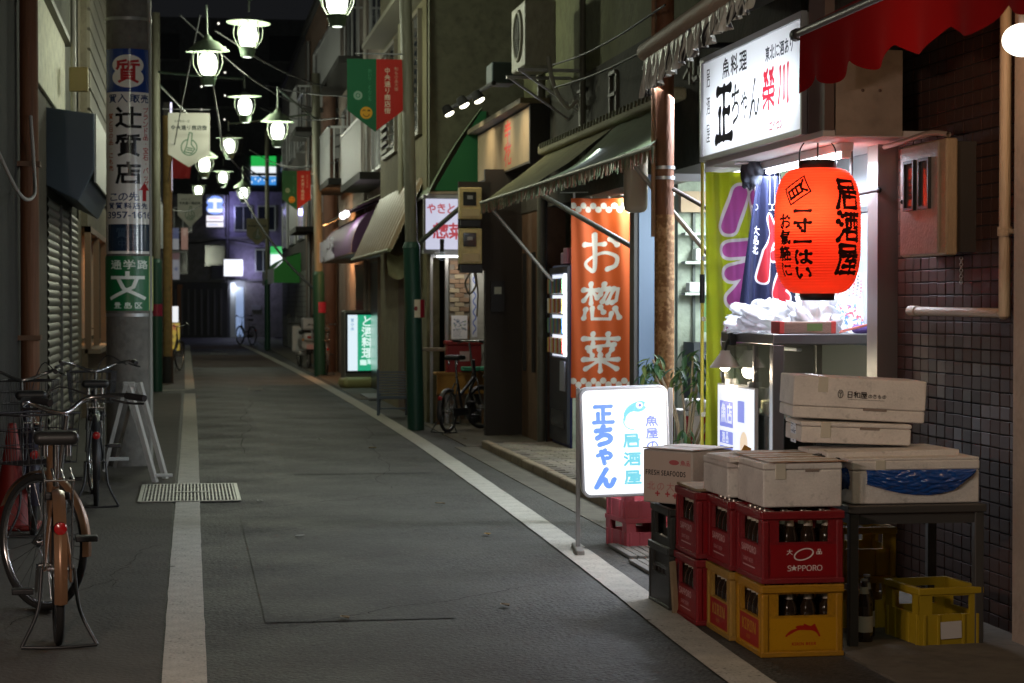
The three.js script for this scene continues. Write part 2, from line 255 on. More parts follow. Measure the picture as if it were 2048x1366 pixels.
function balcony(parent, X, y, d0, d1, out = .55, h = 1, mat = dark, railMat = alu) {
  const g = new THREE.Group(); g.name = 'balcony'; parent.add(g);
  part(g, 'slab', bx(X - out, X, y - .12, y, d0, d1), mat);
  const rs = [bx(X - out, X - out + .04, y + h - .04, y + h, d0, d1), bx(X - out, X, y + h - .04, y + h, d0, d0 + .04)];
  for (let d = d0; d <= d1; d += .13) rs.push(bx(X - out + .008, X - out + .028, y, y + h - .04, d, d + .02));
  for (let x = X - out + .1; x < X; x += .13) rs.push(bx(x, x + .02, y, y + h - .04, d0 + .01, d0 + .03));
  part(g, 'railing', M(rs), railMat); return g;
}
const bld = (name, label) => thing(name, label, 'building');

// fish restaurant: tiled wall, open front room, upper storey
const fishShop = bld('restaurant_building', 'open-fronted restaurant with brown tiled side wall and olive upper storey');
{
  const b = fishShop;
  part(b, 'tiled_wall', boxUV(bx(3.664, 3.9, 0, 4.2, 7.2, 10.02), 1), mt(.016, .013, .011, .95));
  // glazed tiles: the 300 in plain view are single pieces, the others one mass
  const tg = RB(.009, .058, .106, .003, 0, 0, 0, 1), tm = [0, 1, 2, 3, 4, 5].map((i) => mt([.055, .048, .062, .042, .055, .05][i], [.027, .023, .03, .021, .024, .025][i], [.019, .017, .021, .016, .017, .019][i], [.55, .5, .6, .52, .45, .58][i], 0, { specularIntensity: .28 }));
  const rest = []; let n = 0;
  for (let r = 0; r < 64; r++) for (let c = 0; c < 25; c++) {
    const y = .035 + r * .064, d = 7.26 + c * .112, see = y > .78 && y < 2.25 && d > 8.35; if (d > 9.97) continue;
    const x = 3.661 + rr(-.0012, .0012), k = Math.floor(rnd() * 6);
    if (see && n < 300) { n++; part(b, 'tile', tg, tm[k], [x, y + rr(-.0015, .0015), -d], [rr(-.012, .012), rr(-.02, .02), rr(-.02, .02)]); } else rest.push(tg.clone().translate(x, y, -d));
  }
  const rp = part(b, 'tiles', M(rest), tm[0]); rp.userData = { kind: 'stuff' };
  part(b, 'corner_post', boxUV(bx(3.56, 3.7, 0, 2.42, 10.04, 10.2), 1), mt(.24, .2, .19, .4, .5));
  part(b, 'lintel', bx(3.62, 3.74, 2.42, 2.5, 10.05, 15.2), mt(.3, .28, .26, .5, .3));
  // room
  const white = stucco(.62, .64, .6), pale = stucco(.5, .58, .5);
  part(b, 'interior_wall', boxUV(bx(5.6, 5.7, 0, 2.6, 10.2, 15.2), 1), pale);
  part(b, 'interior_wall', boxUV(bx(3.9, 5.6, 0, 2.6, 10.05, 10.15), 1), white);
  part(b, 'interior_wall', boxUV(bx(3.74, 5.6, 0, 2.6, 15.1, 15.2), 1), pale);
  part(b, 'ceiling', boxUV(bx(3.74, 5.7, 2.6, 2.7, 10.05, 20.5), 1), white);
  part(b, 'floor', boxUV(bx(3.8, 5.7, .05, .09, 10.1, 20.4), 1), mottled(.2, .19, .18, .7));
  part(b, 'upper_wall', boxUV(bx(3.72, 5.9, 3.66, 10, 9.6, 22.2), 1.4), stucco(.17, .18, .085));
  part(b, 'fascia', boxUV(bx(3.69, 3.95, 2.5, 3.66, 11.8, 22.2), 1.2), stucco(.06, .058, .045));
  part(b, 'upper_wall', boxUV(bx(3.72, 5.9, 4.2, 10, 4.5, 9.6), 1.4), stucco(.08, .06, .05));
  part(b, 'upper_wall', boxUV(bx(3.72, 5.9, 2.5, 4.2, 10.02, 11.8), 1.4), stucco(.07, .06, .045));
  part(b, 'roof', bx(3.7, 8, 10, 10.2, 4.5, 22.2), dark);
  part(b, 'back_wall', bx(5.9, 8, 0, 10, 4.5, 22.2), dark);
  // dark relief letters on the fascia, storm shutter ledge above
  [18.6, 17.2, 15.8, 14.4].forEach((d, i) => { const g = part(b, 'relief_letter', M(strokesOf('正日大北'[i]).flatMap((st) => st.slice(1).map((p, k) => sqbar([3.68, 3.55 - st[k][1] * .0045, -d - .22 + st[k][0] * .0045], [3.68, 3.55 - p[1] * .0045, -d - .22 + p[0] * .0045], .05, .03)))), mt(.07, .062, .045, .6)); });
  part(b, 'ledge', bx(3.5, 3.72, 4.74, 4.8, 13, 17.6), mt(.3, .3, .28, .5));
  win(b, 3.72, 4.86, 6.2, 13.2, 17.4, alu, paneMat, 1, 4);
  part(b, 'downpipe', M(bar([3.63, 0.05, -20.56], [3.63, 9, -20.56], .045), bar([3.62, 2.6, -18.3], [3.62, 9, -18.3], .03)), mt(.12, .12, .09, .5));
  part(b, 'pillar', boxUV(M(bx(3.46, 3.66, 0.04, 2.5, 15.22, 15.42)), 1), mt(.13, .18, .27, .45, .2));
  part(b, 'pillar_trim', M(bx(3.425, 3.458, .04, 2.5, 15.24, 15.4), bx(3.662, 3.69, .04, 2.5, 15.24, 15.4)), mt(.05, .045, .045, .5));
  // brown entrance wall beyond the vending machine
  part(b, 'entrance_wall', boxUV(bx(3.7, 3.9, 0, 2.5, 20.62, 22.2), 1), mottled(.16, .09, .05, .7, stainTex));
  part(b, 'door_frame', M(bx(3.63, 3.7, 0, 2.6, 20.58, 20.68), bx(3.66, 3.7, .75, 2.05, 21.3, 21.35), bx(3.66, 3.7, .75, 2.05, 21.9, 21.94)), mt(.03, .028, .025, .5));
  part(b, 'dark_partition', boxUV(bx(3.28, 3.7, 0, 3, 22.2, 22.3), 1), mt(.035, .028, .022, .7));
  const nb = part(b, 'notice_board', bx(3.34, 3.5, 1.4, 1.75, 22.17, 22.199), black);
  part(nb, 'notice', bx(3.38, 3.46, 1.6, 1.68, 22.165, 22.169), mt(.5, .55, .45, .7));
  part(b, 'shelf_panel', boxUV(bx(3.74, 5.6, .05, 2.6, 19.4, 19.44), 1), pale);
}

// grilled chicken shop that steps forward into the street
const grill = bld('grill_shop_building', 'small grill shop with brick pier, dark doorway and olive wall stepping forward');
{
  const b = grill;
  part(b, 'side_wall', boxUV(bx(2.94, 5, 2.1, 6.4, 24.6, 24.75), 1.2), stucco(.2, .2, .14));
  part(b, 'front_wall', boxUV(bx(2.94, 3.1, 0, 6.4, 24.9, 31), 1.3), stucco(.2, .18, .1));
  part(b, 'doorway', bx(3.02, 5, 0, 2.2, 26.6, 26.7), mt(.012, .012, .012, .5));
  part(b, 'door_frame', M(bx(2.95, 2.98, 0, 2.1, 24.6, 24.66), bx(3.13, 3.17, 0, 2.1, 24.56, 24.64), bx(2.95, 3.66, 2.06, 2.1, 24.55, 24.63)), alu);
  const bm = [mt(.25, .17, .11, .8), mt(.21, .135, .085, .8), mt(.33, .28, .19, .8)], bg = RB(.118, .052, .02, .004, 0, 0, 0, 1);
  part(b, 'pier', bx(3.19, 3.44, 0, 2.06, 24.62, 24.75), mt(.2, .18, .15, .9));
  for (let r = 0; r < 35; r++) for (let c = 0; c < 3; c++) { const x = 3.19 + (c - (r % 2) * .5) * .123 + .062; if (x > 3.42 || x < 3.2) continue; part(b, 'brick', bg, bm[rnd() < .2 ? 2 : rnd() < .5 ? 1 : 0], [x, .03 + r * .058, -24.615]); }
  part(b, 'white_panel', boxUV(bx(3.45, 3.72, .7, 2.05, 24.6, 24.64), 1), stucco(.5, .52, .5));
  part(b, 'panel_print', plane(.07, .85).translate(3.5, 1.5, -24.596), mt(.9, .9, .9, .6, 0, { map: canvasTex(64, 512, (c, w, h) => { fill(c, w, h, '#cfd6e2'); c.strokeStyle = '#2b56c8'; c.lineWidth = 9; c.beginPath(); for (let i = 0; i < 60; i++) c.lineTo(32 + 16 * Math.sin(i * .62), 20 + i * 8); c.stroke(); }) }));
  part(b, 'poster', plane(.2, .29).translate(3.31, 1.2, -24.595), mt(.9, .9, .9, .6, 0, { map: canvasTex(128, 192, (c, w, h) => { fill(c, w, h, '#e6e9f0'); for (let i = 0; i < 60; i++) { c.fillStyle = ['#8296b4', '#b8c4d8', '#5d7290', '#9fb3a0'][i % 4]; c.fillRect(12 + rnd() * 95, 28 + rnd() * 90, 5 + rnd() * 12, 4 + rnd() * 9); } c.fillStyle = '#7888a0'; for (let i = 0; i < 5; i++) c.fillRect(14, 130 + i * 11, 60 + rnd() * 40, 3); }) }));
  part(b, 'pipe', bar([2.9, 2.2, -27.6], [2.9, 6.4, -27.6], .04), mt(.3, .29, .2, .5));
  for (const [d0, d1] of [[25.4, 27], [28.4, 30.2]]) { win(b, 2.94, 3.7, 5.2, d0, d1, mt(.16, .14, .1, .6)); for (let k = 0; k < 12; k++) part(b, 'louver', bx(2.86, 2.9, 3.72 + k * .122, 3.77 + k * .122, d0 + (d1 - d0) / 2, d1), mt(.14, .115, .09, .7)); }
  part(b, 'window_hood', M(bx(2.6, 2.94, 5.35, 5.42, 25.2, 30.4)), mt(.2, .19, .14, .7));
  part(b, 'brick_strip', boxUV(bx(2.925, 2.938, 0, 2, 27.4, 28.2), 1), mt(.09, .055, .035, .85, 0, { map: moTex }));
  part(b, 'roof', bx(2.9, 5, 6.4, 6.5, 24.6, 31), dark);
}
// pale house with balconies, then others down the street
const pinkHouse = bld('balcony_house', 'pale pinkish three-storey house with dark railed balconies beyond the grill shop');
{
  const b = pinkHouse, w = stucco(.34, .29, .26);
  part(b, 'wall', boxUV(bx(3.2, 5, 0, 7.4, 31, 44), 1.4), w);
  balcony(b, 3.2, 3.6, 32, 36, .5, .9); balcony(b, 3.2, 3.9, 38.5, 42.5, .55, 1); balcony(b, 3.2, 6.0, 36.5, 42.5, .5, .9);
  for (const [y, d] of [[3.8, 32.6], [4.1, 39.4], [6.15, 38], [6.15, 33]]) win(b, 3.2, y, y + 1.3, d, d + 2.2);
  part(b, 'pent_roof', sheet((u, v) => V(3.2 - .6 * v, 3.3 - .28 * v + .015 * Math.sin(u * 120), -(31.2 + u * 8.4)), 160, 2), mt(.3, .29, .22, .55, .2));
  part(b, 'entrance', M(bx(3.12, 3.2, 0, 2.2, 33.4, 33.5), bx(3.12, 3.2, 0, 2.2, 35.2, 35.3), bx(3.12, 3.2, 2.2, 2.3, 33.4, 35.3)), mt(.3, .25, .2, .7));
  part(b, 'entrance_door', bx(3.16, 3.19, 0, 2.2, 33.5, 35.2), mt(.03, .03, .035, .3));
  part(b, 'side_window', bx(3.16, 3.19, .8, 2.2, 36.4, 38.4), mt(.04, .035, .03, .3));
  part(b, 'downpipe', M(bar([3.14, 0, -43.6], [3.14, 7.3, -43.6], .05), bar([3.14, 0, -36], [3.14, 7.3, -36], .04)), mt(.35, .33, .3, .5));
  part(b, 'roof', bx(3, 5, 7.4, 7.55, 31, 44), dark);
}
const salmon = bld('salmon_building', 'narrow salmon coloured building behind the parked scooter');
{
  const b = salmon;
  part(b, 'wall', boxUV(bx(3.0, 5, 0, 8.4, 44.2, 52), 1.4), stucco(.36, .22, .15));
  for (const y of [3.6, 6]) { win(b, 3.0, y, y + 1.4, 45.5, 48); balcony(b, 3.0, y - .25, 48.5, 51.5, .45); }
  part(b, 'shutter', bx(2.96, 3, 0, 2.4, 45, 48.5), mt(.25, .23, .2, .6)); part(b, 'pipe', bar([2.95, 0, -50], [2.95, 8, -50], .05), steel);
  part(b, 'roof', bx(2.9, 5, 8.4, 8.55, 44.2, 52), dark);
}
const greyBlock = bld('grey_corner_building', 'grey corner building with green shop awning at the far bend');
{
  const b = greyBlock;
  part(b, 'wall', boxUV(bx(3.3, 5, 0, 9, 52.2, 72), 1.6), stucco(.22, .21, .21));
  for (const d of [53, 58, 63, 68]) for (const y of [3.4, 6.1]) win(b, 3.3, y, y + 1.5, d, d + 3);
  for (const d of [53, 57.6, 62.2, 66.8]) part(b, 'shutter', M(...[...Array(16)].map((_, k) => bx(3.26, 3.3, .05 + k * .15, .18 + k * .15, d, d + 4.2))), mt(.28, .28, .27, .6));
  part(b, 'awning', sheet((u, v) => V(3.3 - .8 * v, 3.0 - .5 * v * v, -(60 + 9 * u)), 4, 6), mt(.05, .22, .06, .8));
  part(b, 'awning_front', bx(2.48, 2.51, 2.1, 2.55, 60, 69), mt(.45, .47, .55, .7));
  part(b, 'awning_end', poly([[2.5, 2.1], [3.3, 2.1], [3.3, 3.0], [2.9, 2.87], [2.5, 2.5]], .03).translate(0, 0, -60), mt(.05, .3, .06, .8));
  part(b, 'roof', bx(3.2, 5, 9, 9.2, 52.2, 72), dark);
}
// end of the street
const endBlock = bld('end_building', 'dim grey building closing the end of the street with a lit doorway');
{
  const b = endBlock, D = 88, w = stucco(.3, .28, .3);
  part(b, 'wall', boxUV(bx(-1.2, 1.55, 0, 6.2, D, D + 6), 1.6), w); part(b, 'wall', boxUV(bx(1.55, 1.75, 0, 6.2, D + .4, D + 6), 1.6), w);
  part(b, 'wall', boxUV(bx(1.75, 6, 2.45, 6.35, D, D + 6), 1.6), stucco(.3, .28, .36)); part(b, 'wall', boxUV(bx(2.4, 6, 0, 2.45, D, D + 6), 1.6), w);
  part(b, 'dark_base', bx(-1.2, 1.7, 0, 2.4, D - .12, D), mt(.09, .085, .09, .8));
  for (let k = 0; k < 9; k++) part(b, 'slat', bx(-.9 + k * .28, -.82 + k * .28, .1, 2.1, D - .2, D - .12), mt(.16, .15, .15, .7));
  part(b, 'window', bx(.7, 1.55, 3.1, 4, D - .05, D), paneMat);
  const dr = part(b, 'door', bx(2.02, 2.36, .05, 2.2, D + .3, D + .36), glow(.35, .5, .85, .55, .2));
  part(dr, 'jamb', M(bx(1.78, 1.98, 0, 2.4, D + .2, D + .3), bx(2.0, 2.03, 0, 2.3, D + .26, D + .3)), mt(.7, .72, .7, .5)); addPoint(b, 2.1, 2.2, -D + .1, 0xdde8ff, 1.6, 3);
  part(b, 'recess', bx(1.75, 2.4, 0, 2.45, D + .5, D + .6), mt(.3, .3, .32, .6));
  part(b, 'orange_door', bx(-.5, -.28, .2, 2.3, D - .18, D - .13), mt(.35, .14, .06, .6));
  for (const y of [2.46, 4.3]) part(b, 'ledge', bx(-1.2, 3.4, y, y + .08, D - .1, D - .001), mt(.2, .19, .2, .8));
  for (const [x0, x1, y0, y1] of [[-.6, .1, 4.6, 5.6], [2.0, 2.7, 4.7, 5.7], [3.0, 3.7, 4.7, 5.7], [-.7, -.1, 2.8, 3.7], [2.9, 3.5, 2.9, 3.8]]) { const w_ = part(b, 'window', bx(x0, x1, y0, y1, D - .03, D - .002), paneMat); part(w_, 'frame', M(bx(x0 - .05, x1 + .05, y0 - .05, y0, D - .07, D - .003), bx(x0 - .05, x1 + .05, y1, y1 + .05, D - .07, D - .003), bx(x0 - .05, x0, y0, y1, D - .07, D - .003), bx(x1, x1 + .05, y0, y1, D - .07, D - .003), bx((x0 + x1) / 2 - .02, (x0 + x1) / 2 + .02, y0, y1, D - .06, D - .031)), alu); }
  part(b, 'downpipe', bar([1.66, 0, -D + .08], [1.66, 6.2, -D + .08], .05), mt(.16, .15, .16, .6)); part(b, 'meter_cabinet', RB(.5, .6, .2, .02, 1.2, 3.2 - .35, -D + .12), mt(.1, .1, .1, .7)); part(b, 'canopy', bx(1.6, 2.5, 2.5, 2.56, D - .55, D - .11), mt(.1, .1, .11, .7)); part(b, 'cable_bundle', tube([[-1, 4.2, -D + .1], [.3, 4.1, -D + .12], [1.6, 4.25, -D + .1], [3.2, 4.0, -D + .12]], .03, 30), dark);
  part(b, 'wall_box', bx(2.7, 3.1, 1.2, 1.4, D - .08, D), mt(.3, .3, .32, .6));
}
const tower = bld('convenience_store_building', 'tall dark building with glowing green, white and blue striped window signs');
{
  const b = tower, D = 96;
  part(b, 'wall', boxUV(bx(-3, 14, 0, 15, D, D + 8), 2), stucco(.16, .165, .18));
  const strip = canvasTex(128, 128, (c, w, h) => { c.fillStyle = '#1fae4a'; c.fillRect(0, 0, w, 46); c.fillStyle = '#f4fbff'; c.fillRect(0, 46, w, 44); c.fillStyle = '#3c8fe0'; c.fillRect(0, 90, w, 38); c.fillStyle = '#e8f4ff'; for (let i = 0; i < 9; i++) c.fillRect(i * 14 + rnd() * 8, 96 + rnd() * 16, 6, 10); });
  const sm = (k) => new THREE.MeshPhysicalMaterial({ color: L(.1, .1, .1), roughness: .3, emissive: L(1, 1, 1), emissiveMap: strip, emissiveIntensity: k });
  const a = atD(502, 312, D), z = atD(552, 370, D), g = new THREE.Group(); g.name = 'window'; b.add(g);
  part(g, 'lit_pane', plane(z.x - a.x, a.y - z.y).translate((a.x + z.x) / 2, (a.y + z.y) / 2, -D + .06), sm(1.0));
  part(g, 'frame', M(bx(a.x - .05, z.x + .05, a.y, a.y + .1, D - .12, D), bx(a.x, z.x, (a.y + z.y) / 2 - .25, (a.y + z.y) / 2 - .12, D - .1, D - .07)), dark);
  const a2 = atD(562, 312, D), z2 = atD(600, 345, D), g2 = new THREE.Group(); g2.name = 'window'; b.add(g2);
  part(g2, 'lit_pane', plane(z2.x - a2.x, a2.y - z2.y).translate((a2.x + z2.x) / 2, (a2.y + z2.y) / 2, -D + .06), sm(.28)); part(g2, 'frame', bx(a2.x - .05, z2.x + .05, a2.y, a2.y + .1, D - .12, D), dark);
  for (let i = 0; i < 5; i++) for (let j = 0; j < 3; j++) { const f = part(b, 'window', bx(-2 + i * 2.9, -.4 + i * 2.9, 8.6 + j * 2.2, 9.8 + j * 2.2, D - .06, D), mt(.04, .042, .05, .2)); part(f, 'sill', bx(-2.1 + i * 2.9, -.3 + i * 2.9, 8.5 + j * 2.2, 8.6 + j * 2.2, D - .12, D), mt(.15, .15, .15, .6)); }
  const c0 = atD(539, 492, 84), c1 = atD(578, 536, 84);
}
// ---- left side of the street
const nearLeft = bld('dark_left_building', 'unlit dark building front with rusty downpipe beside the parked bicycles');
{
  const b = nearLeft;
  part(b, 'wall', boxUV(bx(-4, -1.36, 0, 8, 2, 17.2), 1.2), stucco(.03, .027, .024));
  part(b, 'downpipe', bar([-1.27, 0, -16.6], [-1.27, 8, -16.6], .075, 14), mottled(.17, .07, .03, .75, stainTex));
  for (const y of [1.2, 2.6, 4]) part(b, 'pipe_clamp', bx(-1.37, -1.18, y, y + .04, 16.5, 16.7), mt(.12, .06, .03, .7));
  part(b, 'cable', tube([[-1.3, 2.6, -13.8], [-1.18, 2.28, -14.4], [-1.15, 2.3, -15.4], [-1.2, 2.5, -16.2], [-1.25, 3, -16.5]], .014, 30), mt(.35, .33, .3, .6));
}
const shutterShop = bld('shuttered_shop', 'closed shop with ribbed metal shutter and blue-grey hood');
{
  const b = shutterShop;
  part(b, 'wall', boxUV(bx(-4, -1.38, 0, 7, 17.2, 20.2), 1.2), stucco(.12, .105, .09)); part(b, 'wall', boxUV(bx(-4, -1.38, 2.55, 7, 20.2, 26), 1.2), stucco(.055, .055, .038));
  part(b, 'wall', boxUV(bx(-4, -1.38, 0, 7, 25.6, 26.6), 1.2), stucco(.16, .14, .1));
  for (let k = 0; k < 30; k++) part(b, 'shutter_slat', sheet((u, v) => V(-1.38 + .02 * Math.sin(v * Math.PI), .04 + k * .084 + v * .082, -(20.25 + u * 5.3)), 1, 4), mt(.2, .19, .15, .55, .4));
  for (const d of [22, 23.7]) part(b, 'shutter_post', bx(-1.42, -1.34, 0, 2.55, d, d + .08), mt(.12, .11, .1, .6));
  part(b, 'hood', poly([[-1.4, 2.68], [-1.08, 2.52], [-.93, 2.82], [-.93, 3.36], [-1.4, 3.42]], 4.4, .01).translate(0, 0, -24.6), mt(.1, .13, .17, .55, .2));
  part(b, 'hood_trim', bx(-.925, -.905, 2.7, 3.38, 20.3, 24.5), mt(.5, .5, .46, .5));
  for (let k = 0; k < 22; k++) part(b, 'fascia_board', boxUV(RB(.03, .86, .246, .008, -1.36, 3.86 + .08, -(17.3 + k * .25)), 1), mottled(.8, .8, .6, .7, stainTex));
  part(b, 'fascia_cap', bx(-1.42, -1.28, 4.36, 4.42, 17.1, 22.9), mt(.16, .15, .12, .6));
  part(b, 'gas_pipe', bar([-1.25, 2.8, -22.6], [-1.25, 7, -22.6], .03), mt(.4, .38, .33, .5));
  part(b, 'projecting_sign', RB(.2, .26, .1, .01, -1.16, 3.9, -22), mt(.26, .2, .08, .6), null, null);
}
const warmShop = bld('warm_lit_shop', 'small shop front glowing warm behind the utility pole');
{
  const b = warmShop;
  part(b, 'wall', boxUV(bx(-4, -1.3, 2.5, 7, 26.6, 34), 1.2), stucco(.16, .14, .1)); part(b, 'wall', boxUV(bx(-4, -1.3, 0, .9, 26.6, 34), 1.2), stucco(.2, .15, .1));
  part(b, 'back_wall', bx(-4, -2.2, .9, 2.5, 26.6, 34), stucco(.4, .3, .2));
  part(b, 'window_frame', M(bx(-1.34, -1.26, .9, 2.5, 26.6, 26.7), bx(-1.34, -1.26, .9, 2.5, 29, 29.08), bx(-1.34, -1.26, .9, 2.5, 31.4, 31.5), bx(-1.34, -1.26, 2.42, 2.5, 26.6, 34)), mt(.2, .12, .07, .6));
  part(b, 'curtain', sheet((u, v) => V(-1.5 + .04 * Math.sin(u * 60), 1.0 + v * 1.45, -(27 + u * 5)), 120, 2), mt(.6, .42, .28, .8, 0, { transmission: .4, thickness: 0 }));
  part(b, 'sill', bx(-1.34, -1.14, .84, .9, 26.6, 34), mt(.2, .15, .1, .7));
  for (let k = 0; k < 14; k++) part(b, 'siding', bx(-1.3, -1.26, 3.0 + k * .26, 3.22 + k * .26, 26.6, 34), mt(.15, .135, .1, .7));
}
const farLeft = bld('far_left_building', 'dark left-hand row building with small stacked signs');
{
  const b = farLeft;
  part(b, 'wall', boxUV(bx(-4, -1.1, 0, 7.5, 34.2, 60), 1.4), stucco(.13, .11, .085));
  for (const d of [37, 42, 47, 53]) { win(b, -1.1 + .06, 3.4, 4.8, d, d + 2.6); }
  part(b, 'beige_strip', bx(-1.1, -1.04, 3, 6, 50, 51.2), stucco(.42, .4, .25)); part(b, 'door', bx(-1.1, -1.06, 0, 2.2, 44, 46), mt(.05, .04, .035, .5));
  part(b, 'roof', bx(-4, -1, 7.5, 7.7, 34.2, 60), dark);
}
const farLeft2 = bld('beige_left_building', 'beige building on the left just before the end of the street');
{
  const b = farLeft2;
  part(b, 'wall', boxUV(bx(-4, -.95, 0, 8, 60.2, 88), 1.6), stucco(.2, .19, .14));
  for (const d of [63, 69, 75]) win(b, -.95 + .06, 3.4, 4.8, d, d + 3); part(b, 'roof', bx(-4, -.85, 8, 8.2, 60.2, 88), dark);
}

// ---------------------------------------------------------------- poles, street lamps, banners, wires
const poleGreen = mt(.018, .075, .05, .42, .1), poleGrey = mottled(.2, .2, .15, .6, stainTex);
const lampGreen = mt(.13, .17, .12, .5, .1), wireMat = mt(.2, .23, .18, .4, .3);
const bulbMat = new THREE.MeshPhysicalMaterial({ color: L(.8, .8, .8), roughness: .3, emissive: L(.95, 1, .92), emissiveIntensity: 4.5 });
function addPoint(o, x, y, z, col, I, radius = 4) { const p = new THREE.PointLight(col, I); p.position.set(x, y, z); p.castShadow = true; p.shadow.radius = radius; o.add(p); return p; }
function addRect(o, w, h, col, I, pos, to) { const p = new THREE.RectAreaLight(col, I, w, h); p.position.set(...pos); o.add(p); p.lookAt(...to); return p; }
const bulbGeo = lathe([[0, .14], [.055, .135], [.095, .1], [.11, .04], [.112, 0], [.105, -.06], [.08, -.12], [.05, -.135], [0, -.14]], 20);
const coneGeo = lathe([[.016, .36], [.05, .33], [.06, .3], [.09, .285], [.13, .27], [.2, .21], [.265, .165], [.275, .15], [.262, .15], [.19, .185], [.1, .21], [0, .22]], 32);
const discGeo = lathe([[.02, .24], [.06, .22], [.1, .2], [.2, .185], [.275, .17], [.276, .16], [.2, .16], [0, .165]], 32);
const capGeo = lathe([[0, -.26], [.075, -.26], [.08, -.25], [.098, -.19], [.1, -.16], [.085, -.145], [0, -.145]], 20);
const ringGeo = new THREE.TorusGeometry(.1, .008, 6, 24).rotateX(Math.PI / 2).translate(0, -.15, 0);
const cageGeo = tube([[.16, .16, 0], [.18, .06, 0], [.17, -.03, 0], [.13, -.11, 0], [.1, -.16, 0]], .0045, 16, 5);
const LAMPCOL = 0xf4fadd;
function streetLamp(p, cone, I) {
  const o = thing('street_lamp', cone ? 'glowing caged street lamp under a conical green-white shade over the lane' : 'glowing caged street lamp under a flat disc shade over the lane', 'street lamp', [p.x, p.y, p.z], 0, cone ? 'cone-shaded street lamps' : 'disc-shaded street lamps');
  part(o, 'shade', cone ? coneGeo : discGeo, lampGreen);
  part(o, 'bulb', bulbGeo, bulbMat);
  for (let k = 0; k < 8; k++) part(o, 'cage_wire', cageGeo, wireMat, [0, 0, 0], [0, k * Math.PI / 4 + .2, 0]);
  part(o, 'base_cap', capGeo, mt(.1, .16, .1, .5)); part(o, 'cage_ring', ringGeo, wireMat);
  part(o, 'base_light', new THREE.CylinderGeometry(.05, .05, .006, 16).translate(0, -.2635, 0), glow(.9, 1, .85, 1.6));
  part(o, 'stem', bar([0, .3, 0], [0, cone ? .72 : .5, 0], .012), mt(.2, .24, .2, .5));
  addPoint(o, 0, -.02, 0, LAMPCOL, I, 5); o.rotation.set(rr(-.05, .05), rr(0, 3), rr(-.05, .05));
  return o;
}
const lampSpots = [[674, 2, 20.5, 0], [496, 72, 25, 0], [416, 128, 25, 1], [490, 213, 33, 0], [555, 262, 33, 1], [458, 292, 41, 0], [409, 330, 41, 1], [446, 355, 54, 0], [487, 386, 54, 1], [397, 381, 64, 0]];
const lampPos = lampSpots.map(([x, y, D, c]) => { const p = atD(x, y, D); streetLamp(p, c, 8); return p; });
// the row goes on towards and behind the photographer
for (const [x, y, D] of [[1.2, 4.75, 3.2]]) { const p = V(x, y, -D); streetLamp(p, 0, 9); lampPos.push(p); }

function greenPole(label, base, top, r, H, sleeveTop, arms) {
  const o = thing('lamp_pole', label, 'pole', base.toArray(), 0, 'green lamp poles'), lean = top;
  const at = (y, dx = 0, dz = 0) => [lean * y / H + dx, y, dz];
  part(o, 'shaft', bar(at(sleeveTop), at(H), r * .72, 18), poleGrey);
  part(o, 'sleeve', bar(at(0), at(sleeveTop), r, 24), poleGreen); part(o, 'collar', bar(at(sleeveTop - .02), at(sleeveTop + .05), r * 1.08, 24, r * .8), poleGreen);
  for (const [p, h] of arms) { const l = o.worldToLocal(p.clone().add(V(0, h, 0))); o.updateMatrixWorld(); part(o, 'arm', tube([at(l.y + .25), [(l.x + lean) * .5, l.y + .12, l.z * .5], [l.x, l.y, l.z]], .022, 20), mt(.05, .09, .07, .5)); }
  return o;
}
const base = (x, y) => { const p = G(x, y); return V(p.x, 0, p.z); };
function sleeveBand(o, r, y0, h, draw, turn = 0) { return part(o, 'band', new THREE.CylinderGeometry(r + .004, r + .004, h, 32, 1, true).rotateY(turn).translate(0, y0 + h / 2, 0), mt(1, 1, 1, .5, 0, { map: canvasTex(256, 64, draw) })); }
const bandDraw = (c, w, h) => { fill(c, w, h, '#a3182c'); c.fillStyle = '#e9dcc0'; for (let i = 0; i < 2; i++) { c.fillRect(i * 128 + 20, 0, 48, h); c.fillStyle = '#8c2020'; c.beginPath(); c.arc(i * 128 + 46, 32, 8, 0, 7); c.fill(); c.fillStyle = '#e9dcc0'; } };
{
  const b1 = base(832, 860), p1 = greenPole('dark green lamp pole with red and cream band beside the folding bicycle', b1, -.15, .1, 6.4, 2.17, [[lampPos[1], .45]]);
  sleeveBand(p1, .1, 1.33, .21, bandDraw, 1.9);
  part(p1, 'banner_rod', bar([-.72, 4.42, .03], [-.08, 4.42, .03], .009), alu);
  const b2 = base(640, 752), p2 = greenPole('dark green lamp pole with pinkish band beside the parked scooter', b2, -.08, .12, 6.2, 2.1, [[lampPos[5], .45], [lampPos[4], .7]]);
  sleeveBand(p2, .12, 1.3, .22, (c, w, h) => fill(c, w, h, '#9a2440'), 0);
  part(p2, 'banner_rod', bar([-.75, 4.15, .03], [-.05, 4.15, .03], .009), alu);
  const b3 = base(535, 700); greenPole('slim dark green lamp pole at the far bend', b3, 0, .09, 7, 2.2, [[lampPos[8], .72]]);
  const b4 = base(314, 783), p4 = greenPole('dark green lamp pole beyond the utility pole on the shuttered side', b4, 0, .095, 6.4, 2.2, [[lampPos[3], .45], [lampPos[6], .7]]);
  sleeveBand(p4, .095, 1.28, .2, (c, w, h) => fill(c, w, h, '#8f1f3a'), 0);
  part(p4, 'banner_rod', bar([.1, 4.78, .02], [.9, 4.78, .02], .008), alu);
}
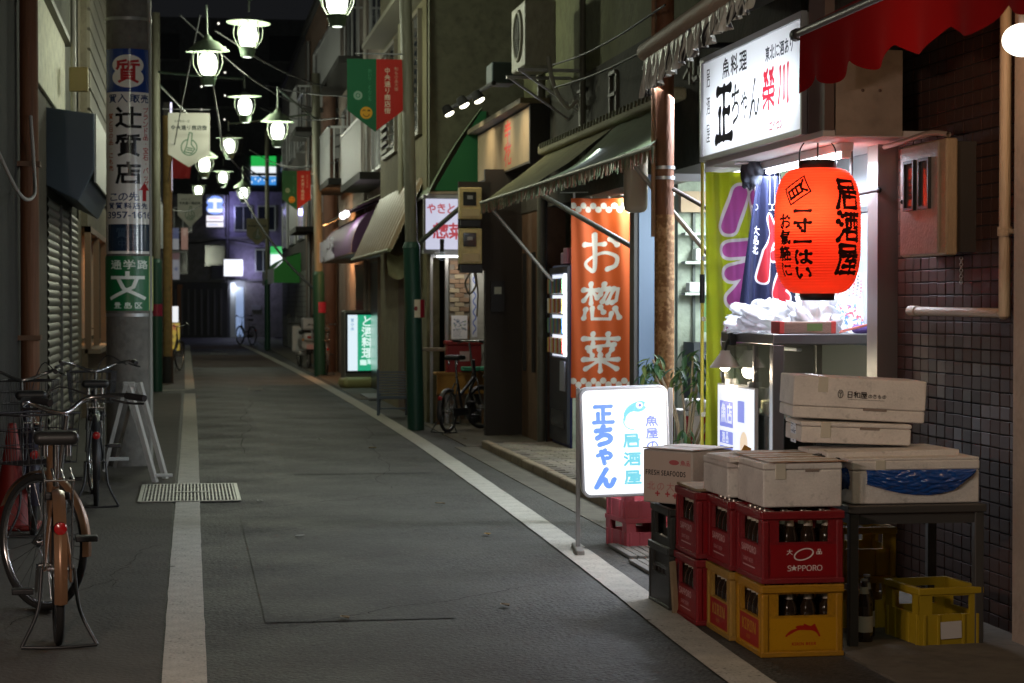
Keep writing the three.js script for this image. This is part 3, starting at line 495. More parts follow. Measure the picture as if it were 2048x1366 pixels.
// utility pole with wrapped signs
{
  const U = base(260, 930), R = .205, o = thing('utility_pole', 'thick concrete utility pole carrying a tall pawnshop sign and a green school-route sign', 'pole', U.toArray());
  part(o, 'shaft', boxUV(lathe([[R + .012, 0], [R + .003, 2], [R - .02, 10], [0, 10]], 40), 1), mottled(.2, .19, .175, .9, stainTex));
  const wrap = (r, y0, y1, a0, a1) => sheet((u, v) => { const a = a0 + (a1 - a0) * u; return V(Math.sin(a) * r, y0 + (y1 - y0) * v, Math.cos(a) * r); }, 40, 1);
  const tall = canvasTex(420, 1900, (c, w, h) => {
    fill(c, w, h, '#e4e0da'); c.fillStyle = '#1c3a86'; c.fillRect(0, 0, w, 400);
    c.fillStyle = '#f0ece2'; c.beginPath(); c.ellipse(210, 150, 130, 95, 0, 0, 7); c.fill(); c.beginPath(); c.ellipse(210, 265, 130, 95, 0, 0, 7); c.fill(); c.fillRect(110, 130, 200, 150);
    c.strokeStyle = '#b3222b'; glyph(c, '質', 115, 105, 190, 205, 12);
    htext(c, '買入', 40, 420, 78, 88, 12, '#25345f'); htext(c, '販売', 225, 420, 78, 88, 12, '#25345f');
    vtext(c, '辻質店', 110, 540, 190, 258, 14, '#16161a', 0, 200);
    vtext(c, 'ブランド品・宝石・バッグ', 332, 540, 56, 62, 11, '#b02a2c'); vtext(c, '質と日の品・こも売', 36, 600, 50, 60, 11, '#b0552c');
    htext(c, 'この先', 45, 1330, 80, 84, 11, '#25345f'); c.fillStyle = '#b3222b'; c.beginPath(); c.moveTo(345, 1240); c.lineTo(398, 1310); c.lineTo(364, 1310); c.lineTo(364, 1410); c.lineTo(326, 1410); c.lineTo(326, 1310); c.lineTo(292, 1310); c.fill();
    htext(c, '買質料店先', 36, 1425, 58, 70, 12, '#25345f'); c.fillStyle = '#25345f'; c.font = 'bold 84px sans-serif'; c.fillText('3957-1616', 20, 1570);
    c.fillStyle = '#1d2f45'; c.fillRect(22, 1625, w - 44, 250); htext(c, '質店', 110, 1660, 90, 105, 11, '#3a4d62'); htext(c, '中央', 120, 1765, 80, 100, 10, '#33465c');
    c.strokeStyle = '#e4e0da'; c.lineWidth = 16; c.strokeRect(8, 410, w - 16, h - 420);
  });
  part(o, 'pawnshop_sign', wrap(R + .014, 1.95, 3.82, -1.12, 1.12), mt(1, 1, 1, .2, 0, { map: tall, clearcoat: .6, clearcoatRoughness: .15 })).userData.label = 'tall blue and white vertical sign with a red pawnshop mark';
  const school = canvasTex(360, 400, (c, w, h) => { fill(c, w, h, '#0f6b3a'); htext(c, '通学路', 70, 30, 66, 78, 13, '#dfe8dc'); c.strokeStyle = '#e9efe6'; glyph(c, '文', 62, 118, 216, 200, 12); htext(c, '豊島区', 90, 340, 44, 60, 13, '#dfe8dc'); c.fillStyle = '#c9cf86'; c.fillRect(306, 0, 54, h); });
  part(o, 'school_route_sign', wrap(R + .018, 1.43, 1.93, -1.3, 1.35), mt(1, 1, 1, .35, 0, { map: school }));
  for (const y of [1.39, 4.1, 5]) part(o, 'steel_band', new THREE.CylinderGeometry(R + .01, R + .01, .03, 32, 1, true).translate(0, y, 0), steel);
  part(o, 'conduit', bar([.19, 0, .1], [.19, 9, .1], .02), mt(.3, .3, .27, .6));
}
// rusty post behind it
{ const p = base(336, 766); const o = thing('rusty_post', 'ochre rusty post standing just past the left green pole', 'post', p.toArray()); part(o, 'shaft', boxUV(bar([0, 0, 0], [0, 5, 0], .085, 16), 1), mottled(.3, .2, .07, .8, stainTex)); part(o, 'foot', bar([0, 0, 0], [0, .5, 0], .1, 16), dark); }
{ const p = G(650, 745); const o = thing('brown_utility_pole', 'reddish brown utility pole beside the salmon building', 'pole', [p.x + .1, 0, p.z]); part(o, 'shaft', bar([0, 0, 0], [0, 6, 0], .14, 18), mottled(.16, .09, .07, .85, stainTex)); part(o, 'cross_arm', bx(-.6, .6, 5.6, 5.7, -.05, .05), dark); part(o, 'transformer', bar([.25, 4.6, .1], [.25, 5.3, .1], .18, 18), mt(.12, .12, .12, .6)); }

// pennant banners
const handLogo = (c, x, y, s, col) => { c.strokeStyle = col; c.lineWidth = s * .07; c.lineJoin = 'round'; c.beginPath(); c.ellipse(x, y, s * .5, s * .5, 0, 0, 7); c.stroke(); c.fillStyle = '#d8d6cc'; c.beginPath(); c.moveTo(x - s * .16, y - s * .1); c.lineTo(x + s * .02, y - s * .95); c.lineTo(x + s * .2, y - s * .9); c.lineTo(x + s * .14, y - s * .2); c.lineTo(x + s * .36, y + s * .1); c.lineTo(x + s * .16, y + s * .38); c.lineTo(x - s * .3, y + s * .28); c.closePath(); c.fill(); c.stroke(); c.beginPath(); c.moveTo(x - s * .1, y + s * .02); c.lineTo(x + s * .2, y + s * .08); c.moveTo(x - s * .12, y + s * .16); c.lineTo(x + s * .16, y + s * .2); c.stroke(); };
function pennant(label, p, w, h, tip, tex, group) {     // hangs from a rod; top-left corner p
  const g = sheet((u, v) => { const b = h - tip * Math.abs(u - .5) * 2, y = -v * b; return V(u * w, y, .018 * Math.sin(u * 7 + v * 3) * v); }, 16, 12);
  const uv = g.attributes.uv, ps = g.attributes.position; for (let i = 0; i < uv.count; i++) uv.setXY(i, ps.getX(i) / w, 1 + ps.getY(i) / h);
  return solo('banner', label, 'banner', g, mt(.72, .72, .72, .8, 0, { map: tex, transmission: .25, thickness: 0 }), p.toArray(), null, group);
}
const redGreen = canvasTex(400, 520, (c, w, h) => {
  c.fillStyle = '#0f6a42'; c.fillRect(0, 0, 210, h); c.fillStyle = '#c32217'; c.fillRect(210, 0, 190, h);
  vtext(c, '中央通り商店街', 268, 60, 42, 48, 13, '#e8d9c0'); vtext(c, '和もの品大街', 340, 55, 26, 29, 12, '#d9a890'); vtext(c, 'おいり・とんこも', 150, 70, 26, 29, 11, '#4c9a72');
  c.fillStyle = '#e7a823'; c.beginPath(); c.arc(138, 385, 44, 0, 7); c.fill(); c.strokeStyle = '#6b4a10'; c.lineWidth = 6; c.beginPath(); c.arc(138, 390, 22, .3, 2.8); c.stroke(); c.beginPath(); c.arc(122, 372, 8, 3.3, 6.1); c.moveTo(164, 372); c.arc(156, 372, 8, 3.3, 6.1); c.stroke();
  c.fillStyle = '#8fb39c'; c.beginPath(); c.arc(78, 262, 32, 0, 7); c.fill(); c.strokeStyle = '#2f7a55'; c.lineWidth = 5; c.beginPath(); c.arc(78, 262, 14, 0, 7); c.stroke();
});
const whiteBan = (bg) => canvasTex(400, 520, (c, w, h) => { fill(c, w, h, bg); htext(c, '中央通り商店街', 26, 120, 44, 50, 15, '#3c4440'); htext(c, 'もの和日一区', 60, 70, 22, 25, 12, '#6a706a'); handLogo(c, 200, 330, 150, '#4a7a5e'); });
const wb1 = whiteBan('#d8d6cc'), wb2 = whiteBan('#d8d6cc');
pennant('green and red pennant banner with white lettering above the grill shop', atD(694, 117, 23.45), .655, .85, .25, redGreen);
pennant('green and red pennant banner hanging over the parked scooter', atD(564, 341, 41), .58, .8, .22, redGreen);
pennant('white pennant banner with pointing-hand emblem on the near left lamp pole', atD(336, 225, 34.4), .7, .92, .22, wb1);
pennant('white pennant banner with pointing-hand emblem beside the blue pawnshop lightbox', atD(355, 388, 60), .72, .98, .36, wb2);
pennant('olive-beige pennant banner on the slim far pole', atD(493, 437, 64), .68, .85, .3, whiteBan('#b0a684'));
// wires
const wireBlack = mt(.02, .022, .025, .6);
function wire(label, pts, r = .012) { solo('cable', label, 'cable', tube(pts, r, 40, 5), wireBlack, [0, 0, 0], null, 'overhead cables'); }
const sag = (a, b, s) => [a, a.clone().lerp(b, .33).add(V(0, -s * .9, 0)), a.clone().lerp(b, .66).add(V(0, -s * .9, 0)), b];
const cl = 'thin black overhead cable strung across the street';
for (const [x0, y0, D0, x1, y1, D1, s, r] of [[530, 170, 42, 800, 190, 30, .1, .014], [520, 215, 50, 690, 235, 36, .15, .014], [545, 250, 50, 700, 265, 40, .2, .012], [500, 300, 60, 690, 320, 40, .3, .012], [430, 60, 30, 700, 180, 44, .2, .016], [360, 30, 26, 640, 220, 44, .25, .012], [480, 380, 54, 640, 590, 42, .25, .03], [340, 420, 50, 440, 370, 60, .3, .012], [1110, 175, 17, 1420, 20, 12, .06, .009], [1105, 130, 18, 1330, 10, 12.5, .05, .008], [540, 330, 60, 700, 300, 42, .2, .014], [400, 30, 25, 330, 400, 40, -.1, .01], [590, 300, 54, 700, 280, 40, .15, .012]])
  wire(cl, sag(atD(x0, y0, D0), atD(x1, y1, D1), s), r);
wire('pale cable drooping from the disc lamps towards the far left', [atD(425, 165, 26), atD(437, 240, 31), atD(450, 300, 38), atD(500, 360, 50)], .016);
// tiny decoration bulbs above the lane
{ for (const [x, y, D] of [[437, 47, 28], [450, 95, 30], [450, 145, 33], [450, 191, 36], [449, 239, 40], [403, 173, 33], [403, 219, 38]]) { const p = atD(x, y, D), o = solo('fairy_bulb', 'tiny pale bulb on the string light above the lane', 'bulb', new THREE.SphereGeometry(.018, 8, 6), glow(1, .95, .85, 1.2), p.toArray(), null, 'string light bulbs'); } }

// ---------------------------------------------------------------- restaurant front: sign, lantern, counter
const redCloth = mt(.2, .005, .006, 1, 0, { transmission: .3, thickness: 0, specularIntensity: .05 });
{ // lit sign box: a translucent face in front of a tube
  const o = thing('restaurant_sign', 'white lit restaurant sign box with black and red brush lettering above the counter', 'sign', [0, 0, 0]);
  const tex = canvasTex(1640, 490, (c, w, h) => {
    fill(c, w, h, '#f2f4f4');
    vtext(c, '居酒屋', 60, 40, 96, 142, 12, '#4a4644', .8, 62);
    htext(c, '魚料理', 360, 28, 118, 150, 13, '#141414', 1, 96);
    htext(c, '正', 235, 150, 300, 300, 16, '#0d0d0d', 1.2, 300); htext(c, 'ちゃん', 510, 178, 165, 158, 12, '#0d0d0d', 1.2, 190);
    htext(c, '東北に酒あり', 1085, 62, 66, 72, 12, '#3a3f44'); htext(c, '榮川', 1040, 165, 190, 235, 12, '#c41f33', 1, 185); htext(c, 'エイセン', 1150, 410, 46, 52, 12, '#b05058');
  });
  part(o, 'face', new THREE.PlaneGeometry(2.0, .575).rotateY(-Math.PI / 2).translate(3.102, 2.675, -10.88), mt(1, 1, 1, .95, 0, { map: tex, transmission: .6, thickness: 0, specularIntensity: .3 }));
  const cab = mt(.3, .25, .22, .6), inn = mt(.8, .82, .84, .8);
  part(o, 'cabinet', M(bx(3.11, 3.5, 2.965, 2.985, 9.86, 11.9), bx(3.11, 3.5, 2.365, 2.385, 9.86, 11.9), bx(3.11, 3.5, 2.385, 2.965, 9.86, 9.88), bx(3.11, 3.5, 2.385, 2.965, 11.88, 11.9)), mt(.28, .24, .23, .6));
  part(o, 'reflector', bx(3.47, 3.49, 2.386, 2.964, 9.881, 11.879), inn);
  part(o, 'frame', M(bx(3.085, 3.115, 2.955, 2.99, 9.85, 11.91), bx(3.085, 3.115, 2.36, 2.39, 9.85, 11.91), bx(3.085, 3.115, 2.39, 2.955, 9.85, 9.875), bx(3.085, 3.115, 2.39, 2.955, 11.885, 11.91)), mt(.32, .31, .32, .4, .6));
  part(o, 'light_tube', bar([3.3, 2.6, -10.1], [3.3, 2.6, -11.7], .016, 10), glow(.92, .97, 1, 3));
  part(o, 'end_column', bx(3.12, 3.17, 2.36, 3.05, 9.58, 9.84), mt(.1, .06, .05, .6)); part(o, 'end_panel', boxUV(RB(.35, .43, .02, .004, 3.355, 2.55, -9.6), 1), mottled(.34, .27, .22, .7, stainTex));
  part(o, 'bolt', M(...[[3.32, 2.56], [3.41, 2.56]].map(([x, y]) => new THREE.SphereGeometry(.008, 8, 6).translate(x, y, -9.588))), mt(.12, .07, .05, .7));
  part(o, 'soffit', bx(3.12, 3.72, 2.33, 2.362, 9.6, 11.9), mt(.5, .46, .44, .6));
  addRect(o, 1.75, .1, 0xeaf4ff, 31, [3.33, 2.6, -10.88], [0, 2.6, -10.88]);
  addRect(o, 2.0, .57, 0xeaf4ff, 1.3, [3.08, 2.675, -10.88], [0, 2.675, -10.88]);
}
{ // fluorescent tube under the sign
  const o = thing('fluorescent_lamp', 'bare white fluorescent batten glowing under the restaurant sign', 'lamp');
  part(o, 'tube', bar([3.36, 2.27, -9.98], [3.36, 2.27, -11.5], .016, 12), glow(.93, .97, 1, 14));
  part(o, 'batten', RB(.07, .045, 1.6, .008, 3.36, 2.308, -10.74), mt(.7, .7, .7, .4)); part(o, 'socket', M(bx(3.34, 3.38, 2.25, 2.29, 9.94, 9.98), bx(3.34, 3.38, 2.25, 2.29, 11.5, 11.54)), mt(.6, .6, .6, .5));
  addRect(o, .12, 1.5, 0xe2edff, 100, [3.36, 2.245, -10.74], [3.36, 0, -10.74]);
}
{ // red paper lantern, lit from inside
  const c = atD(1635, 462, 10.0), o = thing('paper_lantern', 'large glowing red paper lantern with black lettering hanging before the counter', 'lantern', c.toArray(), -.16);
  const R = .222, Hh = .325, prof = [];
  for (let i = 0; i <= 160; i++) { const t = i / 160, y = -Hh + 2 * Hh * t, s = Math.abs(y / Hh), k = Math.pow(Math.max(0, 1 - Math.pow(s, 3.4)), .42); prof.push([.088 + (R - .088) * k + .0022 * Math.cos(t * 46 * Math.PI * 2 / 1), y]); }
  const tex = canvasTex(2048, 960, (x, w, h) => {
    fill(x, w, h, '#ec5736'); x.save(); x.scale(1, 1);
    const col = (s, u, y, sz, st, wt, wd) => vtext(x, s, u * w, y, sz, st, wt, '#120606', 1.1, wd);
    col('居酒屋', .548, 92, 232, 245, 15, 232); col('一寸一はい', .384, 285, 106, 116, 22, 146); col('お氣軽に', .312, 360, 106, 122, 17, 116);
    x.save(); x.translate(.392 * w, 185); x.rotate(-.55); x.strokeStyle = '#120606'; x.lineWidth = 11; x.strokeRect(-92, -72, 190, 140); x.fillStyle = '#120606'; x.save(); x.rotate(-1.57); glyph(x, '貝', -62, -78, 124, 160, 16, .6); x.restore(); x.restore(); x.restore();
  });
  const g = lathe(prof, 96); g.rotateY(Math.PI);
  part(o, 'paper_shade', g, mt(1, 1, 1, .9, 0, { map: tex, transmission: .62, thickness: 0, specularIntensity: .3 }));
  part(o, 'top_ring', lathe([[.06, Hh - .005], [.098, Hh - .012], [.1, Hh + .035], [.09, Hh + .04], [.06, Hh + .04]], 32), black);
  part(o, 'bottom_ring', lathe([[.05, -Hh - .035], [.088, -Hh - .035], [.092, -Hh + .01], [.05, -Hh + .01]], 32), black);
  part(o, 'hanger', M(tube([[-.095, Hh + .02, 0], [-.09, Hh + .1, 0], [-.05, Hh + .15, 0], [0, Hh + .16, 0], [.05, Hh + .15, 0], [.09, Hh + .1, 0], [.095, Hh + .02, 0]], .004, 24), bar([0, Hh + .04, 0], [0, .58, 0], .004)), black);
  part(o, 'cord_switch', RB(.02, .07, .02, .006, 0, .52, 0), black);
  part(o, 'cord_lamp', new THREE.SphereGeometry(.007, 8, 6).translate(0, .6, .01), glow(1, 1, 1, 2));
  part(o, 'bulb', new THREE.SphereGeometry(.032, 16, 12).translate(-.075, .1, .14), glow(1, .82, .55, 4));
  addPoint(o, -.075, .1, .14, 0xffe2bc, .36, 1.5);
}
{ // stainless display case under the lantern
  const o = thing('display_case', 'stainless steel glass display case serving as the restaurant counter', 'display case');
  const ss = mt(.2, .19, .185, .36, .75), X0 = 3.16, X1 = 3.8, D0 = 10.6, D1 = 11.68;
  part(o, 'counter_top', RB(X1 - X0, .06, D1 - D0, .008, (X0 + X1) / 2, 1.3, -(D0 + D1) / 2), ss);
  for (const [x, d] of [[X0 + .035, D0 + .035], [X1 - .035, D0 + .035], [X0 + .035, D1 - .035], [X1 - .035, D1 - .035]]) part(o, 'post', RB(.066, 1.22, .066, .006, x, .66, -d), ss);
  part(o, 'mullion', RB(.03, 1.2, .03, .004, X0 + .02, .66, -(D0 + .4)), ss);
  part(o, 'base', boxUV(bx(X0 + .03, X1 - .03, .06, .5, D0 + .03, D1 - .03), 1), mt(.2, .2, .2, .45, .5));
  part(o, 'rail', M(bx(X0 + .07, X1 - .07, .5, .54, D0 + .01, D0 + .05), bx(X0 + .01, X0 + .05, .5, .54, D0 + .07, D1 - .07)), ss);
  const glass = mt(.9, .95, .93, .03, 0, { transmission: 1, thickness: 0 });
  part(o, 'front_glass', bx(X0 + .012, X0 + .018, .54, 1.26, D0 + .07, D1 - .07), glass); part(o, 'end_glass', bx(X0 + .07, X1 - .07, .54, 1.06, D0 + .012, D0 + .018), glass);
  part(o, 'shelf', bx(X0 + .06, X1 - .06, .86, .868, D0 + .06, D1 - .06), mt(.4, .42, .42, .3, .3)); part(o, 'tray', RB(.4, .05, .5, .01, 3.5, .57, -11.1), mt(.6, .55, .4, .6));
  part(o, 'light_strip', RB(.03, .02, .5, .004, 3.42, 1.235, -11.2), mt(.8, .8, .8, .4));
  part(o, 'far_panel', bx(X0 + .07, X1 - .07, .5, 1.26, D1 - .03, D1 - .02), mt(.14, .14, .14, .4, .4));
  part(o, 'back_panel', bx(X1 - .03, X1 - .02, .5, 1.26, D0 + .07, D1 - .07), mt(.12, .13, .13, .5));
  for (const [x, y, d, s] of [[3.3, .9, 11.0, .09], [3.42, .6, 10.9, .08], [3.36, .905, 11.3, .07], [3.6, .89, 10.9, .06]]) part(o, 'food_pack', RB(s * 1.5, s * .8, s * 1.3, .012, x, y, -d), mt(.55, .47, .33, .6));
}
// crumpled sheets and bags
function crumple(rx, ry, rz, amp, f, z, flat = .35, n = 64) {
  const g = new THREE.SphereGeometry(1, n, n / 2), p = g.attributes.position;
  for (let i = 0; i < p.count; i++) {
    const v = V(p.getX(i), p.getY(i), p.getZ(i)); let a = 0, k = f, w = amp;
    for (let o = 0; o < 4; o++) { a += w * (Math.abs(noise.noise(v.x * k + z, v.y * k, v.z * k)) * 1.7 - .4); k *= 2; w *= .45; }
    const m = 1 + a; p.setXYZ(i, v.x * rx * m, Math.max(v.y, -flat) * ry * m, v.z * rz * m);
  }
  g.computeVertexNormals(); return g;
}
const poly_ = mt(.9, .91, .93, .4, 0, { transmission: .45, thickness: 0 });
solo('plastic_bag', 'crumpled white plastic bag heaped on the left of the counter top', 'bag', crumple(.24, .13, .26, .4, 2.3, 3), poly_, [3.32, 1.375, -11.2]);
solo('plastic_bag', 'smaller upright white plastic bag beside the paper menu on the counter', 'bag', crumple(.14, .17, .15, .42, 2.4, 9), poly_, [3.47, 1.385, -10.85]);
{ const o = thing('carton', 'flat brown food carton with red ends on the counter edge', 'carton', [3.36, 1.331, -10.68], .05); part(o, 'body', RB(.32, .066, .14, .006, 0, .033, 0), mottled(.24, .14, .1, .7)); part(o, 'end_tape', M(RB(.03, .068, .142, .004, -.15, .034, 0), RB(.03, .068, .142, .004, .15, .034, 0)), mt(.45, .05, .04, .6)); part(o, 'print', plane(.09, .04).translate(.04, .035, .0712), mt(.1, .15, .04, .7)); }
solo('blue_bowl', 'small pale blue bowl among the plastic bags', 'bowl', lathe([[0, 0], [.03, 0], [.06, .05], [.063, .052], [.05, .05], [0, .03]], 24), mt(.3, .5, .65, .35), [3.5, 1.33, -11.1]);
solo('cloth_roll', 'rolled purple cloth lying at the end of the counter', 'cloth', RB(.12, .05, .09, .024, 0, .025, 0), mt(.12, .08, .28, .9), [3.72, 1.33, -10.72]);
solo('chopsticks', 'pair of long reddish chopsticks resting on the purple cloth', 'chopsticks', M(bar([-.12, 0, 0], [.06, .045, 0], .004), bar([-.12, .01, .02], [.06, .052, .02], .004)), mt(.5, .14, .1, .5), [3.68, 1.335, -10.66]);
{
  const t = canvasTex(300, 440, (c, w, h) => { fill(c, w, h, '#eef0ee'); for (let r = 0; r < 11; r++) vtext(c, '魚料理酒品大店', 14 + r * 26, 12 + (r % 3) * 9, 20, 23, 12, ['#c23a4a', '#3c5aa8', '#c23a4a', '#44484e'][r % 4]); for (let i = 0; i < 90; i++) { c.fillStyle = ['#3f74c4aa', '#c84a58aa', '#7cb0d8aa'][i % 3]; c.beginPath(); c.ellipse(rnd() * w, h * (.55 + rnd() * .42), 6 + rnd() * 14, 4 + rnd() * 6, rnd() * 3, 0, 7); c.fill(); } });
  const o = thing('paper_menu', 'white paper menu with red and blue handwriting leaning by the window post', 'menu', [3.69, 1.335, -10.95], 0);
  part(o, 'sheet', new THREE.PlaneGeometry(.25, .36).translate(0, .18, 0), mt(1, 1, 1, .7, 0, { map: t }), [0, 0, 0], [-.18, 0, -.16]);
  part(o, 'backing', B(.25, .36, .006, 0, .18, -.005), mt(.5, .5, .48, .7), [0, 0, 0], [-.18, 0, -.16]);
}
{ // clip lamp and price board at the far corner of the case
  const p = atX(1450, 735, 3.1), o = thing('clip_lamp', 'small cone-shaded clip lamp shining at the corner of the display case', 'lamp', p.toArray());
  part(o, 'shade', lathe([[.028, .1], [.03, .085], [.085, .01], [.09, 0], [.082, .006], [.03, .075], [0, .08]], 28), mt(.62, .55, .48, .5)); part(o, 'bulb', new THREE.SphereGeometry(.034, 16, 10).translate(0, .012, 0), glow(1, .93, .8, 7));
  part(o, 'arm', tube([[0, .1, 0], [.02, .16, 0], [.06, .18, .02], [.1, .16, .03]], .008, 14), black); part(o, 'clamp', RB(.04, .08, .05, .008, .04, .17, .01), black);
  addPoint(o, 0, -.025, 0, 0xffe8c8, 1.1, 2);
  const t = canvasTex(320, 170, (c, w, h) => { fill(c, w, h, '#f4f6fb'); c.fillStyle = '#5b6ed6'; c.fillRect(20, 36, 120, 62); c.fillRect(20, 108, 120, 30); c.fillRect(20, 144, 120, 18); c.fillRect(180, 30, 60, 50); htext(c, '魚店', 30, 42, 46, 54, 13, '#e8ecff'); htext(c, '酒品', 40, 110, 26, 34, 13, '#e8ecff'); c.fillStyle = '#e8c8a0'; c.beginPath(); c.ellipse(235, 130, 34, 30, 0, 0, 7); c.fill(); });
  const q = thing('price_board', 'low white lit price board with blue panels along the display case front', 'sign');
  part(q, 'case', bx(3.135, 3.155, .58, 1.02, 10.86, 11.66), mt(.5, .5, .52, .4)); part(q, 'lit_face', new THREE.PlaneGeometry(.78, .42).rotateY(-Math.PI / 2).translate(3.133, .8, -11.26), new THREE.MeshPhysicalMaterial({ color: L(.3, .3, .3), roughness: .3, emissive: L(.92, .95, 1), emissiveMap: t, emissiveIntensity: .95 })); part(q, 'hook', M(bx(3.14, 3.17, 1.02, 1.05, 11, 11.03), bx(3.14, 3.17, 1.02, 1.05, 11.5, 11.53)), alu);
  addRect(q, .78, .42, 0xeaf0ff, .6, [3.12, .8, -11.26], [0, .8, -11.26]);
}
{ // lime nobori on a yellow pole
  const t = canvasTex(320, 1180, (c, w, h) => {
    fill(c, w, h, '#a3ad1c'); c.lineCap = 'round'; c.lineJoin = 'round';
    const P = [[[150, 90], [105, 230]], [[230, 100], [268, 250]], [[110, 330], [250, 320]], [[120, 430], [240, 400], [130, 540], [250, 540]], [[140, 640], [110, 720], [170, 770], [240, 700], [200, 620], [140, 640]], [[110, 860], [160, 960], [250, 900]]];
    for (const [lw, col] of [[92, '#cfc7cf'], [64, '#a64a94']]) { c.lineWidth = lw; c.strokeStyle = col; for (const s of P) { c.beginPath(); s.forEach(([x, y], i) => i ? c.lineTo(x, y) : c.moveTo(x, y)); c.stroke(); } }
  });
  const o = thing('lime_banner', 'lime green upright banner with mauve lettering on a yellow pole', 'banner', [3.2, 0, -12.2], -.1);
  part(o, 'cloth', sheet((u, v) => V(u * .46, .58 + v * 1.74, .03 * Math.sin(u * 13 + v * 2) * (1 - .3 * v) + .02 * Math.sin(u * 29 + v * 5)), 40, 24), mt(1, 1, 1, .8, 0, { map: t, transmission: .3, thickness: 0 }));
  part(o, 'pole', bar([-.02, .02, 0], [-.02, 2.42, 0], .011), mt(.55, .48, .06, .4)); part(o, 'grip', bar([-.02, 1.5, 0], [-.02, 1.68, 0], .017), black); part(o, 'tie', M(...[.8, 1.4, 1.78].map((y) => RB(.03, .03, .03, .008, -.012, y, 0))), mt(.6, .6, .55, .6)); part(o, 'foot', lathe([[0, .05], [.14, .06], [.15, .1], [.03, .16], [0, .16]], 24), mt(.25, .26, .27, .6));
}
{ // navy curtain with red and white motif, on hooks
  const t = canvasTex(400, 900, (c, w, h) => {
    fill(c, w, h, '#10173a'); for (const [lw, col] of [[92, '#e4dfe0'], [66, '#b5202c']]) { c.lineWidth = lw; c.strokeStyle = col; c.lineCap = c.lineJoin = 'round'; for (const s of [[[205, 330], [250, 420], [180, 540], [150, 700]], [[250, 420], [330, 470], [340, 640]], [[330, 640], [270, 800], [300, 840]], [[250, 560], [330, 560]]]) { c.beginPath(); s.forEach(([x, y], i) => i ? c.lineTo(x, y) : c.moveTo(x, y)); c.stroke(); } }
    vtext(c, '大品北', 60, 380, 54, 62, 14, '#e6e6ea');
  });
  const o = thing('navy_curtain', 'navy shop curtain with red and white motif gathered beside the lantern', 'curtain', [3.21, 1.5, -11.4]);
  part(o, 'cloth', sheet((u, v) => { const tight = .32 + .68 * Math.pow(1 - v, .75); return V(.16 + (u - .5) * .36 * tight, v * .8 - .04 * Math.sin(u * 3.1) * (1 - v), .045 * Math.sin(u * 17 + 1.5 * v) * tight + .02); }, 60, 30), mt(1, 1, 1, .85, 0, { map: t }));
  part(o, 'rail', bar([-.05, .82, .02], [.5, .82, .02], .009), steel);
  part(o, 'hook', M(...[.07, .16, .19, .22].map((x) => M(bar([x, .82, .03], [x, .58, .03], .003, 6), new THREE.TorusGeometry(.018, .003, 6, 14).translate(x, .562, .03)))), alu);
  part(o, 'bundle', crumple(.07, .09, .06, .3, 2, 5, 1, 32).translate(.06, .76, 0), mt(.03, .035, .05, .9));
}
solo('ceiling_pole', 'thin black drop rod with a short arm beside the lantern', 'rod', M(bar([3.47, 2.33, -10.2], [3.47, 2.08, -10.2], .009), bar([3.42, 2.06, -10.25], [3.56, 2.09, -10.05], .009), new THREE.SphereGeometry(.016, 10, 8).translate(3.565, 2.09, -10.04)), black);
{ // folding glass door at the near end of the opening
  const o = thing('glass_partition', 'grey framed glass partition standing behind the lantern', 'partition'), gl = mt(.5, .56, .58, .12, 0, { transmission: .35, thickness: 0 });
  part(o, 'frame', M(bx(3.79, 3.83, .1, 2.42, 10.5, 10.54), bx(3.79, 3.83, .1, 2.42, 11.6, 11.64), bx(3.79, 3.83, 2.02, 2.05, 10.5, 11.6), bx(3.79, 3.83, 2.38, 2.42, 10.5, 11.6)), alu);
  part(o, 'pane', bx(3.805, 3.81, 1.34, 2.02, 10.54, 11.6), gl); part(o, 'upper_pane', bx(3.805, 3.81, 2.05, 2.38, 10.54, 11.6), mt(.5, .55, .6, .5));
}
{ // shelves on the far interior wall
  const o = thing('wall_shelf', 'pale wall shelves with white trays inside the restaurant', 'shelf'), pl = mt(.55, .62, .56, .6);
  for (const y of [.88, 1.56, 1.8, 2.02]) part(o, 'shelf', bx(3.76, 5.2, y, y + .02, 14.94, 15.08), pl);
  part(o, 'bracket_rail', M(bx(3.85, 3.87, 1.2, 2.2, 15.06, 15.09), bx(4.4, 4.42, 1.2, 2.2, 15.06, 15.09)), mt(.1, .12, .11, .5));
  part(o, 'header', bx(3.74, 5.2, 2.2, 2.36, 15.0, 15.08), mt(.5, .36, .24, .6));
  part(o, 'lower_cabinet', bx(3.78, 5.2, .1, 1.2, 14.75, 15.08), mt(.04, .045, .05, .5));
  for (const [x, y, w, h] of [[3.97, 1.82, .26, .1], [3.9, 1.58, .22, .08], [4.15, 1.58, .22, .09], [4.5, 2.04, .3, .1]]) solo('white_tray', 'white foam tray stacked on the wall shelf', 'tray', RB(w, h, .13, .015, 0, h / 2, 0), mt(.75, .78, .76, .6), [x, y, -15.0], null, 'trays on the wall shelves');
  solo('green_cloth', 'folded green cloth hanging from the lowest wall shelf', 'cloth', sheet((u, v) => V(u * .17, v * .26, .012 * Math.sin(u * 9)), 14, 4), mt(.14, .26, .1, .9), [3.84, 1.28, -14.68]);
}
